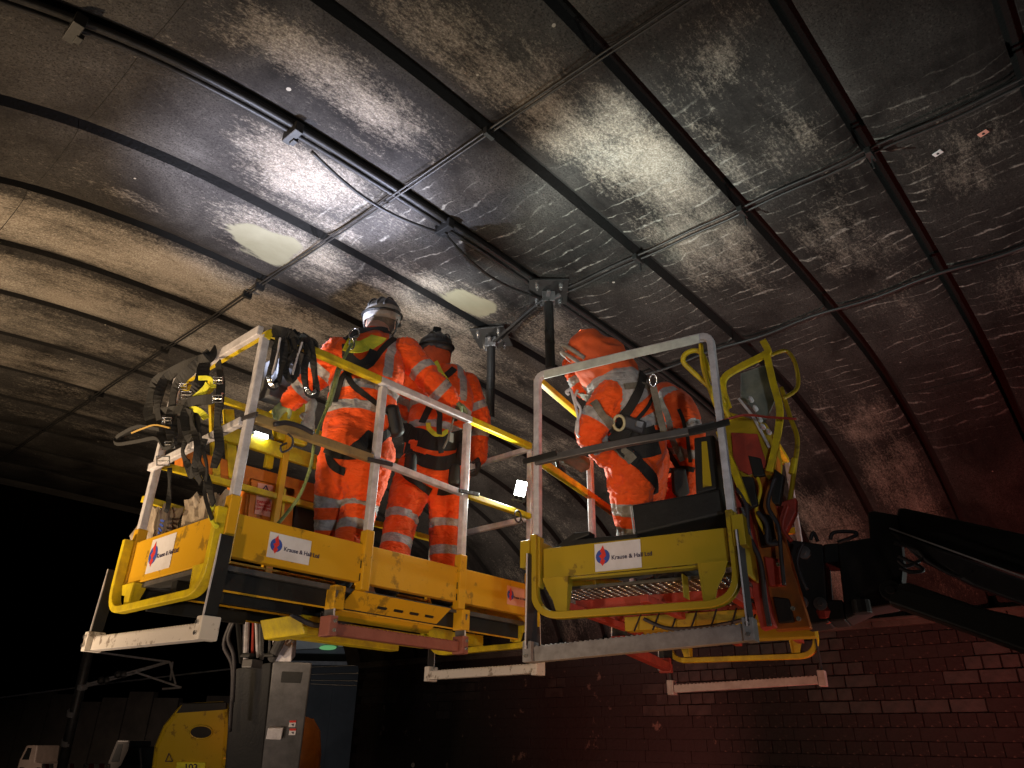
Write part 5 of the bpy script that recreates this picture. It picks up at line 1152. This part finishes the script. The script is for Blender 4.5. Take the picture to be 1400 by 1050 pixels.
for i,(a,b,lab) in enumerate((((-30,958),(320,914),'long faint overhead wire passing behind the cantilever at lower left'),)):
    t=thing('overhead_wire',AT(*a,20),lab,'wire'); mb=MB(); mb.tube([AT(*a,20),AT(150,934,19.5),AT(*b,19)],.022,6); mb.build('strand',SIL,t)
for i,(ya,yb) in enumerate(((912,909),(922,920),(930,931),(935,938))):
    t=thing('overhead_wire',AT(430,ya,14),['topmost of four pale wires between the grey mast and the brick wall','second from top of four pale wires right of the grey mast','third from top of four pale wires right of the grey mast','lowest of four pale wires right of the grey mast'][i],'wire'); mb=MB(); mb.tube([AT(425,ya,14),AT(505,yb,14)],.011,6); mb.build('strand',CHR,t)
# footbridge beyond
t=thing('footbridge',AT(450,870,26),'pale glazed footbridge with green lamp beyond the arch, seen under the basket','footbridge')
FBm=mat('pale_cladding',(.45,.47,.47),.5,0,(.3,.31,.31),2,.5,0); FK=26
mb=MB(); mb.prism([AT(390,842,FK),AT(512,830,FK),AT(516,884,FK),AT(384,892,FK)],V((.8,1.2,0))); mb.build('side_wall',FBm,t)
GLs=mat('lit_pale_glass',(.3,.33,.34),.2,0,None,bump=0,emit=(.75,.80,.95),es=.35)
for x0,x1 in ((474,486),(488,498),(500,510)):
    mb=MB(); mb.prism([AT(x0,846,FK-.05),AT(x1,845,FK-.05),AT(x1,864,FK-.05),AT(x0,866,FK-.05)],fw*.04); mb.build('window',GLs,t)
for x in (402,487,499): mb=MB(); mb.prism([AT(x,845,FK-.1),AT(x+1.6,845,FK-.1),AT(x+1.6,886,FK-.1),AT(x,887,FK-.1)],fw*.05); mb.build('mullion',FBm,t)
mb=MB(); mb.prism([AT(386,890,FK-.1),AT(516,883,FK-.1),AT(516,906,FK-.1),AT(380,914,FK-.1)],V((.8,1.2,0))); mb.build('fascia',mat('slate_fascia',(.10,.115,.13),.5,0,(.07,.08,.09),2,.5,0),t)
mb=MB(); c=AT(446,886,FK-.2); mb.prism([c+rt*(.30*math.cos(a)+.05)+up*.07*math.sin(a) for a in np.linspace(0,6.28,17)[:-1]],fw*.1); mb.build('green_lamp',mat('green_lamp_glass',(.2,.6,.2),.4,bump=0,emit=(.25,.8,.3),es=.25),t)
for px_ in (392,520):
    mb=MB(); q=AT(px_,890,FK); mb.box((q.x+1.4,q.y+2.0,q.z/2),(.5,.5,q.z)); mb.build('pier',STL,t)
t=thing('station_building',AT(450,1019,24),'dark slate coloured station building between the grey mast and the end of the brick wall','building')
SBm=mat('slate_cladding',(.030,.031,.033),.8,0,(.015,.016,.017),.8,.6,.2,3)
a=AT(372,1019,24);b=AT(520,1019,24);a.z=b.z=0; h_=AT(450,905,24).z; dv_=(b-a); nv_=V((-dv_.y,dv_.x,0)).normalized()
for i in range(2):
    p=a+dv_*(i/2); q=a+dv_*((i+1)/2-.001); mb=MB(); mb.prism([p,q,q+E_Z*h_,p+E_Z*h_],nv_*.3); mb.build('wall_panel',SBm,t)
mb=MB(); mb.prism([a-nv_*.15+E_Z*h_,b-nv_*.15+E_Z*h_,b-nv_*.15+E_Z*(h_+.12),a-nv_*.15+E_Z*(h_+.12)],nv_*.5); mb.build('roof_edge',STL,t)
light('footbridge_lamp','SPOT',AT(440,1019,18)-rt*3,AT(450,930,30),230,(.92,.94,1),.2,85,.9)
# dark retaining wall and houses behind
t=thing('retaining_wall',(14,34,0),'dark panelled retaining wall far beyond the arch','wall')
mb=MB(); A_=AT(-250,1019,38); B_=AT(620,1019,34); A_.z=0;B_.z=0; dv=(B_-A_).normalized(); nv=V((-dv.y,dv.x,0))
WL=(B_-A_).length; SLT=mat('slate_wall',(.07,.058,.052),.8,0,(.03,.026,.024),1.2,.6,.3,4)
n=24
for i in range(n):
    a=A_+dv*WL*i/n; b=A_+dv*(WL*(i+1)/n-.08); hh=3.6+.25*math.sin(i*1.7); mb=MB(); mb.prism([a,b,b+E_Z*hh,a+E_Z*hh],nv*.4); mb.build('wall_panel',SLT,t)
# parked vehicles
def carlike(K,x0,x1,yt,yb,label,m,van):
    c=AT((x0+x1)/2,yb,K); wdt=(x1-x0)/FPX*K; t=thing('parked_van' if van else 'parked_car',V((c.x,c.y,0)),label,'van' if van else 'car')
    top=AT((x0+x1)/2,yt,K).z; h_=top; r=rt.copy(); r.z=0; r.normalize(); f2=V((fw.x,fw.y,0)).normalized(); o=V((c.x,c.y,0))-r*wdt/2
    def pt_(u,z): return o+r*u*wdt+E_Z*z
    if van: poly=[(0,.35),(1,.35),(1,h_*.52),(.62,h_*.56),(.55,h_),(.12,h_),(.0,h_*.62)]; win=[(.10,h_*.62),(.2,h_*.93),(.36,h_*.93),(.36,h_*.62)]
    else: poly=[(0,.3),(1,.3),(1,h_*.6),(.8,h_*.64),(.62,h_),(.25,h_),(.1,h_*.66),(0,h_*.6)]; win=[(.16,h_*.67),(.29,h_*.94),(.58,h_*.94),(.72,h_*.67)]
    mb=MB(); mb.prism([pt_(*p) for p in poly],f2*1.7); mb.build('body',m,t,bevel=.05)
    mb=MB(); mb.prism([pt_(*p)-f2*.01 for p in win],f2*.02); mb.build('window',BLK,t)
    for u in (.18,.82): mb=MB(); mb.lathe([(.3,0),(.3,.2)],pt_(u,.3)-f2*.02,f2,16); mb.build('wheel',DRK,t)
WV=mat('van_white',(.55,.42,.36),.4,0,(.4,.3,.26),3,.4,0); CR=mat('car_silver',(.10,.09,.085),.3,.3,None,bump=0)
carlike(30,26,62,1019,1040,'small pale van parked beyond the mast at the far left',WV,True)
carlike(24,148,190,1012,1040,'dark pickup with upright cab, left of the rail machine',CR,True)
carlike(22,160,204,1021,1045,'dark car parked in front of the pickup beside the rail machine',CR,False)
light('vehicle_fill_spot','SPOT',AT(60,900,22),AT(110,1040,26),1000,(1,.75,.55),.2,70,.9)  # unseen spot without a fixture, raised so the parked vehicles show
for i,(x0,x1,lab) in enumerate(((57,72,'leftmost red and white barrier board at the photo foot'),(82,100,'middle red and white barrier board near the mast foot'),(114,150,'longest red and white barrier board left of the rail machine'))):
    K=16; t=thing('barrier_board',AT(x0,1052,K),lab,'barrier'); n=3+i
    for j in range(n):
        a=x0+(x1-x0)*j/n; b=x0+(x1-x0)*(j+1)/n; mb=MB(); mb.prism([AT(a,1045,K),AT(b,1045,K),AT(b,1053,K),AT(a,1053,K)],fw*.03); mb.build('board_segment',RED if j%2 else WHT,t)
    for a in (x0+1,x1-1):
        q=AT(a,1052,K); mb=MB(); mb.box2((q.x-.02,q.y-.02,0),(q.x+.02,q.y+.02,q.z)); mb.build('leg',STL,t)
# small plaques on the soffit
for px_,py_,lab in ((1287,225,'small pale numbered plaque fixed on the arch, lower left of the pair'),(1350,198,'small reddish plaque fixed on the arch near the right edge')):
    q=ONZ(px_,py_,4.80); s=s_of_x(q.x); t=thing('arch_plaque',soff(s,q.y,0),lab,'plaque'); mb=MB(); x,z,nx,nz=arc(s); R=Matrix((V((nz,0,-nx)),E_Y,V((nx,0,nz)))).transposed()@Matrix.Rotation(.3,3,'Z')
    mb.box(soff(s,q.y,.012),(.035,.05,.004),R); mb.build('plate',LAB if px_<1300 else PNK,t)
    mb=MB(); mb.lathe([(.008,0),(.008,.003)],soff(s,q.y,.014),(nx,0,nz),10); mb.build('stud',BLK,t)
